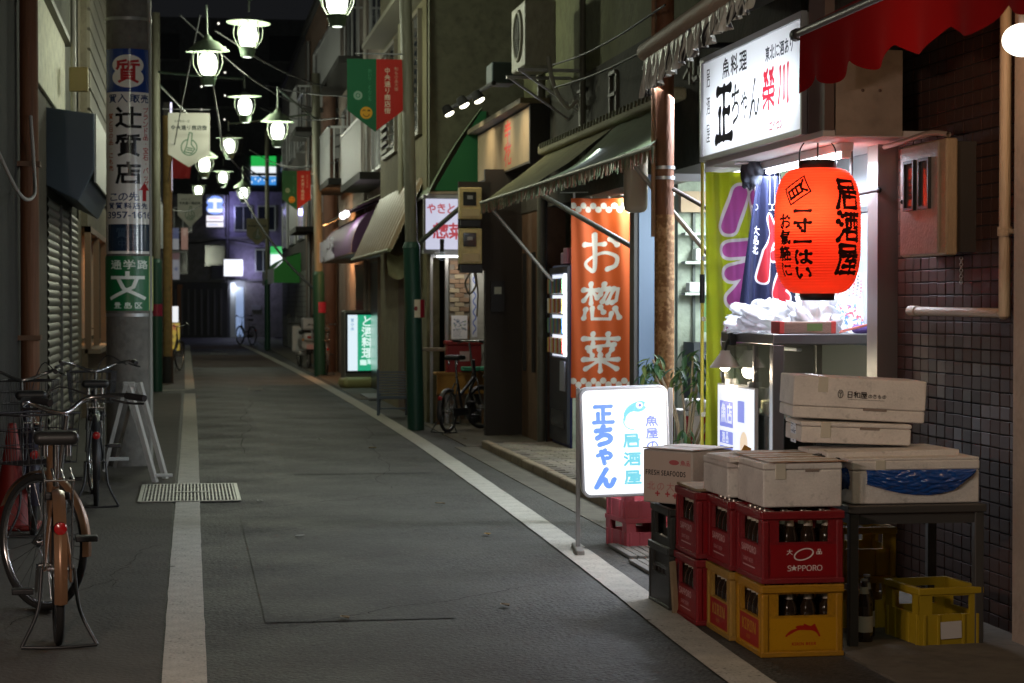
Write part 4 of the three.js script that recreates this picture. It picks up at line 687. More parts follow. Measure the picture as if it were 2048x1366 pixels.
{ const o = thing('ceiling_lamp', 'bright square ceiling light inside the restaurant room', 'lamp'); part(o, 'housing', RB(.7, .06, .7, .01, 4.3, 2.565, -14), mt(.7, .7, .7, .5)); part(o, 'diffuser', bx(3.98, 4.62, 2.525, 2.534, 13.68, 14.32), glow(.95, 1, .97, 2.5)); addRect(o, .64, .64, 0xf2fff8, 25, [4.3, 2.515, -14], [4.3, 0, -14]); addRect(o, .64, .5, 0xf2fff8, 26, [4.25, 2.3, -13.4], [3.95, 1.6, -15.1]); part(o, 'front_tube', bar([4.0, 2.45, -12], [4.0, 2.45, -14.4], .016, 10), glow(.93, .98, 1, 6)); part(o, 'front_batten', RB(.07, .045, 2.5, .008, 4.0, 2.49, -13.2), mt(.7, .7, .7, .4)); addRect(o, .12, 2.3, 0xe6f0ff, 110, [3.97, 2.42, -13.2], [2.4, 0, -13.4]); }
{ const o = thing('ceiling_lamp', 'bright ceiling light inside the delicatessen behind the orange banner', 'lamp'); part(o, 'housing', RB(.7, .06, .7, .01, 4.3, 2.565, -18.3), mt(.7, .7, .7, .5)); part(o, 'diffuser', bx(3.98, 4.62, 2.525, 2.534, 17.98, 18.62), glow(.95, 1, .97, 2.5)); addRect(o, .64, .64, 0xf2fff8, 45, [4.3, 2.515, -18.3], [4.3, 0, -18.3]); }

// awnings over the restaurant
function scallop(X, yTop, d0, d1, drop, period, amp) { return sheet((u, v) => { const d = d0 + (d1 - d0) * u, b = drop + amp * Math.abs(Math.sin(Math.PI * (d - d0) / period)) - amp; return V(X + .02 * Math.sin(d * 14) * v, yTop - b * v, -d); }, 160, 6); }
{
  const o = thing('red_awning', 'red fabric awning with scalloped edge over the tiled wall', 'awning');
  part(o, 'canopy', sheet((u, v) => V(3.72 - .82 * v, 3.32 - .5 * v - .03 * Math.sin(v * 3.14), -(4.6 + 4.6 * u)), 20, 8), redCloth);
  part(o, 'front_bar', bar([2.89, 2.79, -4.5], [2.89, 2.79, -9.3], .022, 12), mt(.16, .13, .13, .35, .5)); part(o, 'bar_end', bar([2.89, 2.79, -9.28], [2.89, 2.79, -9.33], .03, 14), black);
  part(o, 'valance', scallop(2.88, 2.775, 4.6, 9.22, .28, .55, .07), redCloth);
  part(o, 'arm', M(bar([3.7, 2.85, -6], [2.92, 2.8, -5.6], .015), bar([3.66, 2.95, -8.8], [2.92, 2.8, -8.9], .015)), steel);
}
{
  const t = canvasTex(1024, 128, (c, w, h) => { fill(c, w, h, '#b4b3a8'); for (let i = 0; i < 220; i++) { c.strokeStyle = ['#dcdbd0', '#2c2b2d', '#6a6a66', '#c4c4ba', '#e2e1d8'][i % 5]; c.lineWidth = 2 + rnd() * 6; c.beginPath(); const x = rnd() * w; c.moveTo(x, 0); c.bezierCurveTo(x + rr(-14, 14), 40, x + rr(-22, 22), 80, x + rr(-26, 26), 128); c.stroke(); } c.fillStyle = '#2c1450'; c.beginPath(); c.moveTo(560, 20); c.lineTo(592, 128); c.lineTo(530, 128); c.fill(); });
  const o = thing('silver_awning', 'rolled awning with crumpled silver and black striped valance above the sign', 'awning');
  part(o, 'roller', bar([2.92, 3.21, -10.1], [2.92, 3.12, -12.66], .06, 18), mottled(.42, .3, .2, .6)); part(o, 'roller_cap', bar([2.92, 3.25, -10.1], [2.92, 3.16, -12.7], .022, 12), mt(.6, .6, .55, .5));
  part(o, 'valance', sheet((u, v) => V(2.9 + .025 * Math.sin(u * 90 + 3 * v) * v + .012 * Math.sin(u * 211) * v, 3.17 - .09 * u - (.13 + .12 * u + .012 * Math.sin(u * 40)) * v, -(10.1 + 2.54 * u)), 260, 8), mt(1, 1, 1, .4, 0, { map: t }));
  part(o, 'bracket', M(bar([3.72, 3.15, -12.4], [2.95, 3.13, -12.4], .02), bar([3.72, 3.15, -10.2], [2.95, 3.13, -10.2], .02)), dark); part(o, 'canopy', sheet((u, v) => V(3.72 - .8 * v, 3.44 - .24 * v - .08 * u * v, -(10.1 + 2.54 * u)), 4, 4), mt(.16, .16, .15, .8));
}
{ // rusty round post with pipe straps
  const o = thing('rusty_roof_post', 'rust-mottled round roof post standing between the delicatessen and the restaurant', 'post', [3.2, .05, -13.3]);
  const rust = grainTex(512, (u, v) => { const a = tileable(u, v, 5, 4, 71), f = tileable(u, v, 26, 4, 14), k = a + .9 * f, m = .5 + .5 * Math.tanh(k * 9); return [.52 + .2 * m, .36 + .2 * m, .2 + .18 * m]; });
  part(o, 'shaft', boxUV(bar([0, 0, 0], [0, 2.05, 0], .068, 24), .7), mt(.8, .8, .8, .75, 0, { map: rust, bumpMap: bumpTex, bumpScale: .004 })); part(o, 'upper_shaft', bar([0, 2.05, 0], [0, 3.9, 0], .064, 24), mottled(.2, .075, .03, .7, stainTex));
  part(o, 'side_pipe', bar([-.085, 1.9, .03], [-.085, 3.6, .03], .016), mottled(.3, .16, .08, .7)); for (const y of [2.3, 2.37]) part(o, 'strap', new THREE.CylinderGeometry(.073, .073, .022, 24, 1, true).translate(0, y, 0), alu);
  part(o, 'bracket', bx(.06, .42, 2.28, 2.33, -.02, .02), steel); part(o, 'junction_box', RB(.17, .42, .1, .05, -.17, 2.28, -.14), mt(.26, .22, .16, .7)); part(o, 'strut', bar([.05, 2.22, .06], [.35, 1.86, 1.1], .016), mt(.2, .17, .15, .5, .4));
}
// electrical things on the tiled wall
{
  const o = thing('electric_meter_box', 'grey-beige wall box with two small windows on the brown tiled wall', 'meter box');
  const beige = mottled(.4, .32, .27, .5, moTex), D0 = 8.93, D1 = 9.52;
  part(o, 'case', RB(.06, .55, D1 - D0, .012, 3.53, 2.0, -(D0 + D1) / 2), mottled(.42, .3, .18, .55)); part(o, 'back_box', bx(3.562, 3.66, 1.74, 2.26, D0 + .02, D1 - .03), mt(.03, .025, .022, .7)); part(o, 'door', RB(.012, .53, D1 - D0 - .09, .004, 3.495, 2.0, -(D0 + D1) / 2 - .035), beige);
  for (const d of [9.36, 9.16]) { const f = part(o, 'window_frame', M(bx(3.472, 3.49, 1.95, 1.965, d - .07, d + .07), bx(3.472, 3.49, 2.18, 2.195, d - .07, d + .07), bx(3.472, 3.49, 1.965, 2.18, d - .07, d - .055), bx(3.472, 3.49, 1.965, 2.18, d + .055, d + .07)), black); part(f, 'pane', bx(3.484, 3.4885, 1.965, 2.18, d - .055, d + .055), mt(.1, .09, .09, .06)); }
  part(o, 'top_conduit', tube([[3.52, 2.29, -8.95], [3.5, 2.31, -9.1], [3.5, 2.3, -9.5], [3.53, 2.3, -9.85]], .014, 20), mt(.35, .28, .22, .5)); part(o, 'latch', new THREE.SphereGeometry(.012, 10, 8).translate(3.487, 2.0, -9.47), dark); part(o, 'chain', M(...[...Array(9)].map((_, i) => new THREE.TorusGeometry(.008, .0025, 5, 10).rotateY(i % 2 * 1.57).translate(3.6, 1.71 - i * .014, -8.99))), steel);
}
solo('wall_conduit', 'horizontal beige pipe joining a vertical pipe on the brown tiled wall', 'pipe', M(bar([3.6, 1.455, -8.52], [3.6, 1.46, -9.6], .022, 12), bar([3.6, 1.46, -9.56], [3.6, 1.46, -9.66], .027, 12), bar([3.6, 1.44, -8.48], [3.6, 4, -8.48], .026, 12), new THREE.SphereGeometry(.03, 12, 10).translate(3.6, 1.455, -8.49), bar([3.6, 1.8, -8.48], [3.6, 1.84, -8.48], .033, 12), bx(3.6, 3.66, 1.81, 1.83, 8.44, 8.52)), mottled(.5, .38, .26, .5));
{
  const o = thing('beige_pillar', 'plain beige wall pillar closing the near end of the tiled wall', 'pillar');
  part(o, 'body', boxUV(RB(1.2, 4.4, .9, .012, 4.175, 2.2, -7.88), 1), mottled(.42, .33, .26, .8)); part(o, 'bracket', bx(3.54, 3.575, 1.9, 1.94, 8.0, 8.04), dark);
}
{ const p = atD(2046, 80, 7.75), o = thing('globe_lamp', 'warm glowing round wall lamp on the beige pillar', 'lamp', p.toArray()); part(o, 'globe', new THREE.SphereGeometry(.085, 24, 16).scale(1, .8, 1), glow(1, .9, .75, 3.5)); part(o, 'neck', bar([0, .06, 0], [0, .16, 0], .02), alu); part(o, 'wall_arm', bar([0, .15, 0], [.25, .15, 0], .012), alu); addPoint(o, 0, 0, .0, 0xffd09a, .9, 4); }

{ // warm wall lamps of the shop on the left beside the photographer, out of view: they reach the boxes, the crates and the bicycles
  const o = thing('wall_lamp', 'pair of warm frosted box lamps on the dark left-hand wall', 'lamp', [-1.28, 1.9, -5.2]);
  part(o, 'back_plate', RB(.04, .3, .9, .01, -.05, 0, 0), mt(.2, .18, .16, .6)); for (const z of [-.28, .28]) { part(o, 'lamp_box', RB(.14, .22, .16, .03, .05, 0, z), glow(1, .86, .7, 4)); addPoint(o, .05, 0, z, 0xffe4d4, 8, 4); }
}
{ // tube lamp just inside the delicatessen front
  const o = thing('fluorescent_lamp', 'white fluorescent batten inside the delicatessen front behind the awning', 'lamp');
  part(o, 'tube', bar([3.95, 2.42, -15.6], [3.95, 2.42, -17.2], .016, 10), glow(.93, 1, .97, 6)); part(o, 'batten', RB(.07, .045, 1.7, .008, 3.95, 2.46, -16.4), mt(.7, .7, .7, .4)); part(o, 'hanger', M(bar([3.95, 2.48, -15.9], [3.95, 2.6, -15.9], .006), bar([3.95, 2.48, -16.9], [3.95, 2.6, -16.9], .006)), alu);
  addRect(o, .1, 1.6, 0xe8f4ff, 75, [3.92, 2.4, -16.4], [2.2, 0, -16.4]);
}

// ---------------------------------------------------------------- delicatessen and shops beyond
{ // faded awning with fringe
  const o = thing('fringed_awning', 'weathered green-beige awning with tasselled fringe over the delicatessen', 'awning');
  const cloth = canvasTex(1024, 256, (c, w, h) => { fill(c, w, h, '#8f8a62'); c.fillStyle = '#5f6f4a'; c.fillRect(0, 0, w * .56, h); for (let i = 0; i < 900; i++) { c.fillStyle = `rgba(${60 + rnd() * 60},${60 + rnd() * 50},${40 + rnd() * 30},${.05 + rnd() * .12})`; c.fillRect(rnd() * w, rnd() * h, 2 + rnd() * 5, 20 + rnd() * 120); } });
  const seam = 16.9, dA = 12.55, dB = 20.2;
  const slope = (a, b, dip, cut = 0) => sheet((u, v) => { const a2 = a + cut * (1 - v), d = a2 + (b - a2) * u, s = dip * Math.sin(Math.PI * v) + .015 * noise.noise(d * 3, v * 3, 1); return V(3.62 - .68 * v, 3.02 - .5 * v - s, -d); }, 40, 12);
  const mat = mt(1, 1, 1, .9, 0, { map: cloth, bumpMap: bumpTex, bumpScale: .01 });
  const near = slope(dA + .1, seam, .07, 2.1), far = slope(seam + .06, dB, .02); const sc = (g, a, b) => { const uv = g.attributes.uv; for (let i = 0; i < uv.count; i++) uv.setX(i, a + (b - a) * uv.getX(i)); return g; };
  part(o, 'near_panel', sc(near, .02, .54), mat); part(o, 'far_panel', sc(far, .58, .98), mat);
  part(o, 'hood', RB(.14, .1, dB - dA - 1.9, .03, 3.62, 3.07, -(dA + 2.1 + dB + .1) / 2), mottled(.42, .4, .26, .8, stainTex));
  for (let k = 0; k < 40; k++) part(o, 'hood_rib', RB(.15, .05, .04, .006, 3.61, 3.1, -(dA + 2.25 + k * .137)), mt(.12, .12, .07, .8));
  part(o, 'front_bar', bar([2.94, 2.5, -dA], [2.94, 2.52, -dB], .016), mt(.3, .3, .22, .5, .3));
  const tg = [mt(.22, .1, .06, .9), mt(.12, .15, .08, .9), mt(.24, .21, .13, .9)].map((m) => m), fr = [[], [], []];
  for (let d = dA; d < dB; d += .022) { const h = rr(.06, .105), k = Math.floor(rnd() * 3); fr[k].push(bar([2.94, 2.5, -d], [2.94 + rr(-.012, .012), 2.5 - h, -d + rr(-.012, .012)], .008, 4, .004)); }
  fr.forEach((g, i) => { const f = part(o, 'fringe', M(g), tg[i]); f.userData = { kind: 'stuff' }; });
  for (const d of [13.4, 19.9]) part(o, 'brace', bar([2.96, 2.5, -d], [3.62, 1.72, -d + .05], .018), mt(.26, .25, .22, .45, .5));
  part(o, 'brace', bar([2.97, 2.48, -17.2], [3.46, 1.95, -15.5], .022), mt(.3, .3, .28, .4, .6));
}
{ // orange nobori
  const t = canvasTex(420, 1380, (c, w, h) => {
    fill(c, w, h, '#d2591f'); for (let i = 0; i < 26; i++) { c.fillStyle = '#e9e2da'; const r = 22; for (const y0 of [52, 1262]) { c.beginPath(); c.arc(16 + i * 36, y0 + (i % 2) * 26, r, 0, 7); c.fill(); } }
    c.fillStyle = '#d2591f'; c.fillRect(0, 0, w, 30); vtext(c, 'お惣菜', 76, 240, 270, 345, 12, '#e8e2dc', 1.1);
  });
  const o = thing('orange_banner', 'orange upright banner with white brush lettering hung below the awning', 'banner', [3.53, 0, -18.4], -.08);
  part(o, 'cloth', sheet((u, v) => V(u * .56, .61 + v * 1.87, .03 * Math.sin(u * 8 + v * 1.5) + .012 * Math.sin(u * 21 + 4 * v)), 40, 24), mt(1, 1, 1, .8, 0, { map: t, transmission: .25, thickness: 0 }));
  part(o, 'rope', bar([-.1, 2.53, 0], [.7, 2.55, 0], .004), mt(.5, .5, .45, .7)); for (const u of [.03, .19, .36, .53]) part(o, 'loop', RB(.02, .05, .008, .003, u, 2.505, 0), mt(.75, .72, .7, .7)); part(o, 'pole', bar([.58, .05, -.02], [.58, 2.6, -.02], .01), mt(.12, .35, .25, .5));
}
{ // vending machine, blue side towards us
  const o = thing('vending_machine', 'drinks vending machine with dark blue side beside the orange banner', 'vending machine'), X = 3.72, D0 = 19.42, D1 = 20.42;
  part(o, 'cabinet', RB(.7, 1.83, D1 - D0, .02, X + .35, .97, -(D0 + D1) / 2), mt(.03, .045, .2, .45)); part(o, 'front_frame', M(bx(X - .03, X, .1, 1.86, D0 + .01, D0 + .05), bx(X - .03, X, .1, 1.86, D1 - .05, D1 - .01), bx(X - .03, X, 1.8, 1.86, D0 + .05, D1 - .05), bx(X - .03, X, .1, .95, D0 + .05, D1 - .05)), mt(.03, .035, .05, .35));
  part(o, 'lit_window', bx(X - .008, X - .003, .96, 1.79, D0 + .06, D1 - .06), glow(.8, .86, 1, 1, .7));
  for (let r = 0; r < 4; r++) { part(o, 'shelf', bx(X - .028, X - .006, .98 + r * .2, .995 + r * .2, D0 + .06, D1 - .06), mt(.7, .7, .72, .4)); for (let k = 0; k < 11; k++) part(o, 'can', new THREE.CylinderGeometry(.031, .031, .15, 12).translate(X - .04, 1.072 + r * .2, -(D0 + .11 + k * .078)), mt(...[[.7, .12, .1], [.12, .25, .6], [.8, .65, .2], [.25, .5, .25], [.85, .85, .88], [.55, .25, .15]][(k * 2 + r) % 6], .35)); }
  part(o, 'coin_panel', bx(X - .04, X - .031, .62, .92, D0 + .1, D0 + .36), mt(.4, .42, .5, .3)); part(o, 'pickup_flap', bx(X - .045, X - .031, .25, .42, D0 + .15, D1 - .2), mt(.06, .06, .07, .25)); part(o, 'foot', M(bx(X + .02, X + .08, .05, .08, D0 + .05, D0 + .12), bx(X + .55, X + .62, .05, .08, D0 + .05, D0 + .12)), black);
  part(o, 'led_strip', bx(X - .06, X - .03, .97, 1.79, D0 + .03, D0 + .045), glow(.9, .95, 1, 2.5)); addRect(o, .04, .8, 0xe6eeff, 45, [X - .05, 1.38, -(D0 + .052)], [X - .02, 1.38, -30]);
  solo('goods_box', 'pink boxed goods on top of the vending machine', 'box', RB(.2, .16, .2, .01, 3.8, 1.97, -19.6), mt(.5, .2, .28, .6)); solo('goods_box', 'low mauve box beside the pink one on the vending machine', 'box', RB(.18, .12, .2, .01, 3.82, 1.95, -19.9), mt(.4, .25, .4, .6));
}
{ // outdoor unit on brackets
  const o = thing('air_conditioner', 'beige air conditioner outdoor unit bracketed to the olive upper wall', 'air conditioner', [3.13, 3.72, -18.62]), w = mottled(.4, .39, .28, .55);
  part(o, 'casing', RB(.3, .62, .8, .02, .15, .33, -.4), w); part(o, 'fan_ring', new THREE.TorusGeometry(.23, .022, 8, 32).rotateY(Math.PI / 2).translate(-.005, .34, -.36), w);
  part(o, 'fan_grille', M(...[...Array(7)].map((_, i) => new THREE.TorusGeometry(.03 + i * .03, .004, 5, 28).rotateY(Math.PI / 2).translate(-.006, .34, -.36)), bx(-.01, -.003, .12, .56, .355, .365)), mt(.12, .12, .09, .6)); part(o, 'fan_recess', new THREE.CircleGeometry(.215, 28).rotateY(-Math.PI / 2).translate(-.002, .34, -.36), mt(.05, .05, .04, .8));
  part(o, 'side_cover', RB(.12, .3, .006, .003, .18, .3, .002), w); for (const z of [-.08, -.72]) part(o, 'bracket', M(bx(-.06, .58, -.03, 0, -z - .02, -z + .02), sqbar([-.03, -.02, z], [.56, -.42, z], .03, .02)), steel);
  part(o, 'coolant_pipe', tube([[.22, .1, .02], [.25, -.1, .04], [.33, -.3, .05], [.42, -.38, .04], [.5, -.3, .03], [.54, -.7, .03], [.54, -1.1, .03]], .022, 30), mt(.42, .42, .36, .7));
}
{ // warm-lit board sign with three spotlights
  const t = canvasTex(1024, 256, (c, w, h) => { fill(c, w, h, '#a08c6a'); for (let i = 0; i < 160; i++) { c.fillStyle = `rgba(90,70,45,${rnd() * .06})`; c.fillRect(rnd() * w, 0, 2 + rnd() * 8, h); } c.fillStyle = '#c4574a'; c.save(); c.translate(620, 20); c.restore(); vtext(c, '辛花', 560, 14, 112, 112, 14, '#c04038', 1, 130); vtext(c, '川', 625, 60, 90, 100, 10, '#6a6f90', .8, 60); });
  const o = thing('board_sign', 'wide brown board sign with red brush mark lit by warm spotlights', 'sign'), X = 3.5;
  part(o, 'board', bx(X, X + .2, 2.96, 3.56, 20.45, 24.3), mt(.05, .04, .03, .7)); part(o, 'face', new THREE.PlaneGeometry(3.8, .56).rotateY(-Math.PI / 2).translate(X - .004, 3.26, -22.37), mt(1, 1, 1, .7, 0, { map: t })); part(o, 'cap', bx(X - .12, X + .22, 3.565, 3.62, 20.4, 24.4), mottled(.2, .17, .1, .7)); part(o, 'end_trim', bx(X - .02, X + .22, 2.94, 3.56, 20.38, 20.445), dark);
  const lm = [[898, 226], [928, 209], [958, 199]].map(([x, y]) => atX(x, y, 3.0));
  const s = thing('spotlight_bar', 'dark bar carrying three warm spotlights over the brown board sign', 'lamp');
  part(s, 'bar', bar(lm[0].clone().add(V(.08, .1, -.4)), lm[2].clone().add(V(.08, .12, .5)), .025), dark); part(s, 'bracket', M(bar(lm[2].clone().add(V(.08, .14, .3)), lm[2].clone().add(V(.72, .3, .3)), .03), RB(.25, .22, .4, .02, lm[2].x + .2, lm[2].y + .24, lm[2].z + .2)), mt(.03, .05, .05, .6));
  lm.forEach((p) => { const h = part(s, 'lamp_head', lathe([[.02, .1], [.05, .09], [.07, 0], [.06, .005], [0, .03]], 20), dark, p.toArray(), [0, 0, .5]); part(h, 'lens', new THREE.SphereGeometry(.058, 16, 8).scale(1, .45, 1).translate(0, -.012, 0), glow(1, .93, .72, 6)); const sp = new THREE.SpotLight(0xffe8c4, 1.6, 0, .95, .7); sp.position.set(p.x + .015, p.y - .05, p.z); sp.target.position.set(3.5, 3.0, p.z); sp.shadow.radius = 3; sp.castShadow = true; s.add(sp); s.add(sp.target); });
}
{ // green awning, its end panel towards us
  const o = thing('green_awning', 'green sloping awning with triangular end panel above the grill shop sign', 'awning'), g = mt(.02, .19, .06, .7), gt = mottled(.22, .28, .17, .75);
  part(o, 'end_panel', poly([[2.97, 2.88], [3.62, 2.88], [3.62, 3.86], [3.55, 3.86]], .02).translate(0, 0, -24.42), g);
  part(o, 'canopy', sheet((u, v) => V(3.56 - .66 * v - .04 * Math.sin(v * 3.1), 3.9 - 1.06 * v, -(24.36 + 4.6 * u)), 8, 10), gt); part(o, 'front_bar', bar([2.9, 2.83, -24.3], [2.9, 2.8, -29], .02), alu); part(o, 'lower_rail', bar([2.9, 2.85, -24.4], [3.62, 2.86, -24.4], .018), mt(.6, .5, .35, .5));
  part(o, 'arm', M(sqbar([2.72, 2.2, -24.1], [3.28, 2.74, -23.2], .06, .03)), mt(.1, .11, .07, .6));
}
{ // lightbox of the grill shop
  const t = canvasTex(560, 620, (c, w, h) => { fill(c, w, h, '#e8e6f2'); htext(c, 'やきとり', 20, 60, 118, 126, 13, '#c41f3a'); htext(c, '惣菜', 100, 300, 190, 200, 13, '#c41f3a'); });
  const o = thing('grill_sign', 'pale lavender lightbox with red lettering under the green awning', 'sign'), D = 24.44;
  part(o, 'box', bx(2.86, 3.42, 2.14, 2.8, D, D + .16), mt(.5, .5, .52, .5)); part(o, 'face', plane(.54, .62).translate(3.14, 2.47, -D + .004), new THREE.MeshPhysicalMaterial({ color: L(.3, .3, .3), roughness: .35, emissive: L(.85, .88, 1), emissiveMap: t, emissiveIntensity: .8 }));
  part(o, 'frame', M(bx(2.84, 3.44, 2.79, 2.83, D - .03, D + .16), bx(2.84, 3.44, 2.11, 2.15, D - .03, D + .16), bx(2.84, 2.87, 2.15, 2.79, D - .03, D), bx(3.41, 3.44, 2.15, 2.79, D - .03, D)), mt(.6, .6, .62, .4)); addRect(o, .52, .6, 0xe6e8ff, 4, [3.14, 2.47, -D + .05], [3.14, 2.3, 0]);
}
{ const o = thing('strip_lamp', 'slim white strip lamp under the lavender lightbox at the grill shop', 'lamp'); part(o, 'tube', bar([3.0, 2.07, -24.34], [3.62, 2.07, -24.34], .012, 10), glow(.95, .97, 1, 4)); part(o, 'batten', RB(.68, .03, .05, .006, 3.31, 2.1, -24.36), mt(.6, .6, .6, .4)); addRect(o, .62, .06, 0xfff4e4, 26, [3.31, 2.05, -24.3], [3.31, .4, -24.62]); }
{ const p = atD(884, 508, 23.8), o = thing('hanging_bulb', 'unlit clear bulb in a black socket on the grill shop rail', 'bulb', p.toArray()); part(o, 'socket', bar([0, .03, 0], [0, .13, 0], .025), black); part(o, 'glass', lathe([[0, -.08], [.03, -.07], [.043, -.03], [.035, 0], [.018, .03], [0, .03]], 18), mt(.9, .95, .95, .03, 0, { transmission: 1, thickness: 0 })); part(o, 'clip', RB(.05, .06, .05, .01, 0, .15, 0), black); }
{ // electricity meters
  const o = thing('meter_board', 'pair of cream electricity meters on a dark board under the awning', 'meter'), D = 21.8;
  part(o, 'board', bx(2.94, 3.3, 1.86, 2.84, D + .12, D + .16), mt(.03, .025, .02, .8));
  for (const [y0, y1] of [[2.42, 2.77], [1.93, 2.32]]) { const m = part(o, 'meter', RB(.25, y1 - y0, .12, .012, 3.06, (y0 + y1) / 2, -D - .05), mottled(.72, .56, .24, .5)); part(m, 'window', bx(2.975, 3.12, y1 - .2, y1 - .05, D - .02, D - .012), mt(.03, .028, .025, .1)); part(m, 'dial', bx(3.02, 3.08, y1 - .13, y1 - .09, D - .026, D - .021), mt(.35, .33, .3, .5)); part(m, 'lower_cover', RB(.2, .09, .012, .004, 3.06, y0 + .07, -D + .014), mt(.55, .42, .2, .45)); }
  part(o, 'terminal', bx(2.95, 3.17, 2.34, 2.41, D - .01, D + .1), black); part(o, 'terminal', bx(2.95, 3.19, 1.83, 1.92, D - .01, D + .1), black); part(o, 'cable', M(tube([[3.06, 1.84, -D], [3.0, 1.72, -D], [3.05, 1.6, -D], [3.12, 1.7, -D], [3.1, 1.84, -D]], .012, 20), tube([[3.12, 1.84, -D], [3.14, 1.6, -D], [3.13, 1.35, -D]], .01, 12)), mt(.12, .1, .07, .6));
}
// things before the grill shop
{ const o = thing('wooden_bench', 'orange-brown wooden counter bench at the grill shop front', 'bench', [2.95, .01, -24.2]); part(o, 'panel', boxUV(RB(.62, .24, .04, .006, .34, .5, 0), .5), mottled(.5, .24, .04, .6)); part(o, 'top', boxUV(RB(.66, .03, .26, .006, .34, .63, -.1), .5), mottled(.5, .26, .06, .6)); for (const x of [.06, .62]) part(o, 'leg', bx(x - .02, x + .02, 0, .4, .1, .14), mt(.2, .1, .04, .7)); }
{ const o = thing('red_cabinet', 'small red cabinet with goods on top behind the bicycle saddle', 'cabinet', [3.12, .65, -24.3]); part(o, 'body', RB(.42, .34, .22, .012, .2, .17, 0), mt(.3, .02, .025, .5)); part(o, 'top', RB(.46, .05, .26, .012, .2, .365, 0), mt(.34, .03, .03, .45)); part(o, 'label_patch', plane(.12, .12).translate(.2, .2, .112), mt(.6, .4, .42, .6)); solo('green_tray', 'shallow green tray with wrapped packs beside the red cabinet', 'tray', RB(.3, .05, .2, .01, 3.42, .7, -24.1), mt(.05, .3, .18, .6)); }
solo('wall_rail', 'pale wooden rail across the grill shop doorway', 'rail', RB(.5, .045, .04, .008, 2.98, .93, -24.4), mottled(.45, .38, .28, .7));
{ // folded chairs rack
  const p = G(786, 832), o = thing('folding_chair', 'blue-grey slatted folding chair stood upright by the green pole', 'chair', [p.x - .2, 0, p.z], 0), m = mt(.12, .15, .2, .5, .2);
  for (const x of [0, .42]) part(o, 'upright', RB(.03, .62, .03, .006, x, .31, 0), m); for (let k = 0; k < 10; k++) part(o, 'slat', RB(.4, .018, .02, .004, .21, .26 + k * .036, .012), m); part(o, 'seat', RB(.4, .03, .2, .008, .21, .24, -.08), m); part(o, 'cross_bar', RB(.4, .02, .02, .005, .21, .1, 0), m); for (const x of [.03, .39]) part(o, 'leg', sqbar([x, 0, -.18], [x, .3, -.05], .025, .025), m);
  solo('red_box', 'dark red plastic box tucked behind the green pole', 'box', RB(.3, .5, .3, .02, 0, .25, 0), mt(.2, .015, .02, .5), [p.x + .38, 0, p.z - .3]);
}
solo('ground_plate', 'flat grey board lying on the pavement beside the green standing sign', 'board', RB(.45, .03, 1.6, .006), mottled(.3, .3, .32, .7), [2.95, .025, -31.5]);
{ // green lit standing sign
  const p = G(720, 776), W = .66, t = canvasTex(300, 620, (c, w, h) => { fill(c, w, h, '#10a578'); c.fillStyle = '#eef6ff'; c.fillRect(0, 0, 104, h); vtext(c, 'と酒料理', 150, 14, 110, 118, 15, '#f2fff8', .5); vtext(c, '居酒屋', 205, 490, 60, 0, 10, '#e6fff4'); c.fillStyle = '#e6fff4'; c.fillRect(130, 500, 70, 60); vtext(c, '質の品', 30, 40, 38, 46, 10, '#7fa0c0'); c.fillStyle = '#22c08e'; for (let i = 0; i < 14; i++) c.fillRect(120 + rnd() * 160, 500 + rnd() * 100, 8, 6); });
  const o = thing('green_standing_sign', 'green and white lit standing sign on a rounded base', 'sign', [p.x, 0, p.z], .25);
  part(o, 'case', RB(W, 1.3, .2, .04, 0, .72, 0), mt(.2, .2, .18, .4, .4)); part(o, 'face', plane(.52, .98).translate(0, .8, .104), new THREE.MeshPhysicalMaterial({ color: L(.2, .2, .2), roughness: .25, emissive: L(.9, 1, 1), emissiveMap: t, emissiveIntensity: .95 })); part(o, 'bezel', M(B(.6, .03, .02, 0, 1.31, .1), B(.6, .03, .02, 0, .29, .1), B(.03, 1.0, .02, -.285, .8, .1), B(.03, 1.0, .02, .285, .8, .1)), black); part(o, 'base', RB(.74, .2, .4, .09, 0, .1, .02), mt(.34, .33, .14, .4)); addRect(o, .5, .95, 0xc8fff0, .9, [0, .8, .14], [p.x + .8, .8, p.z + 5]);
}
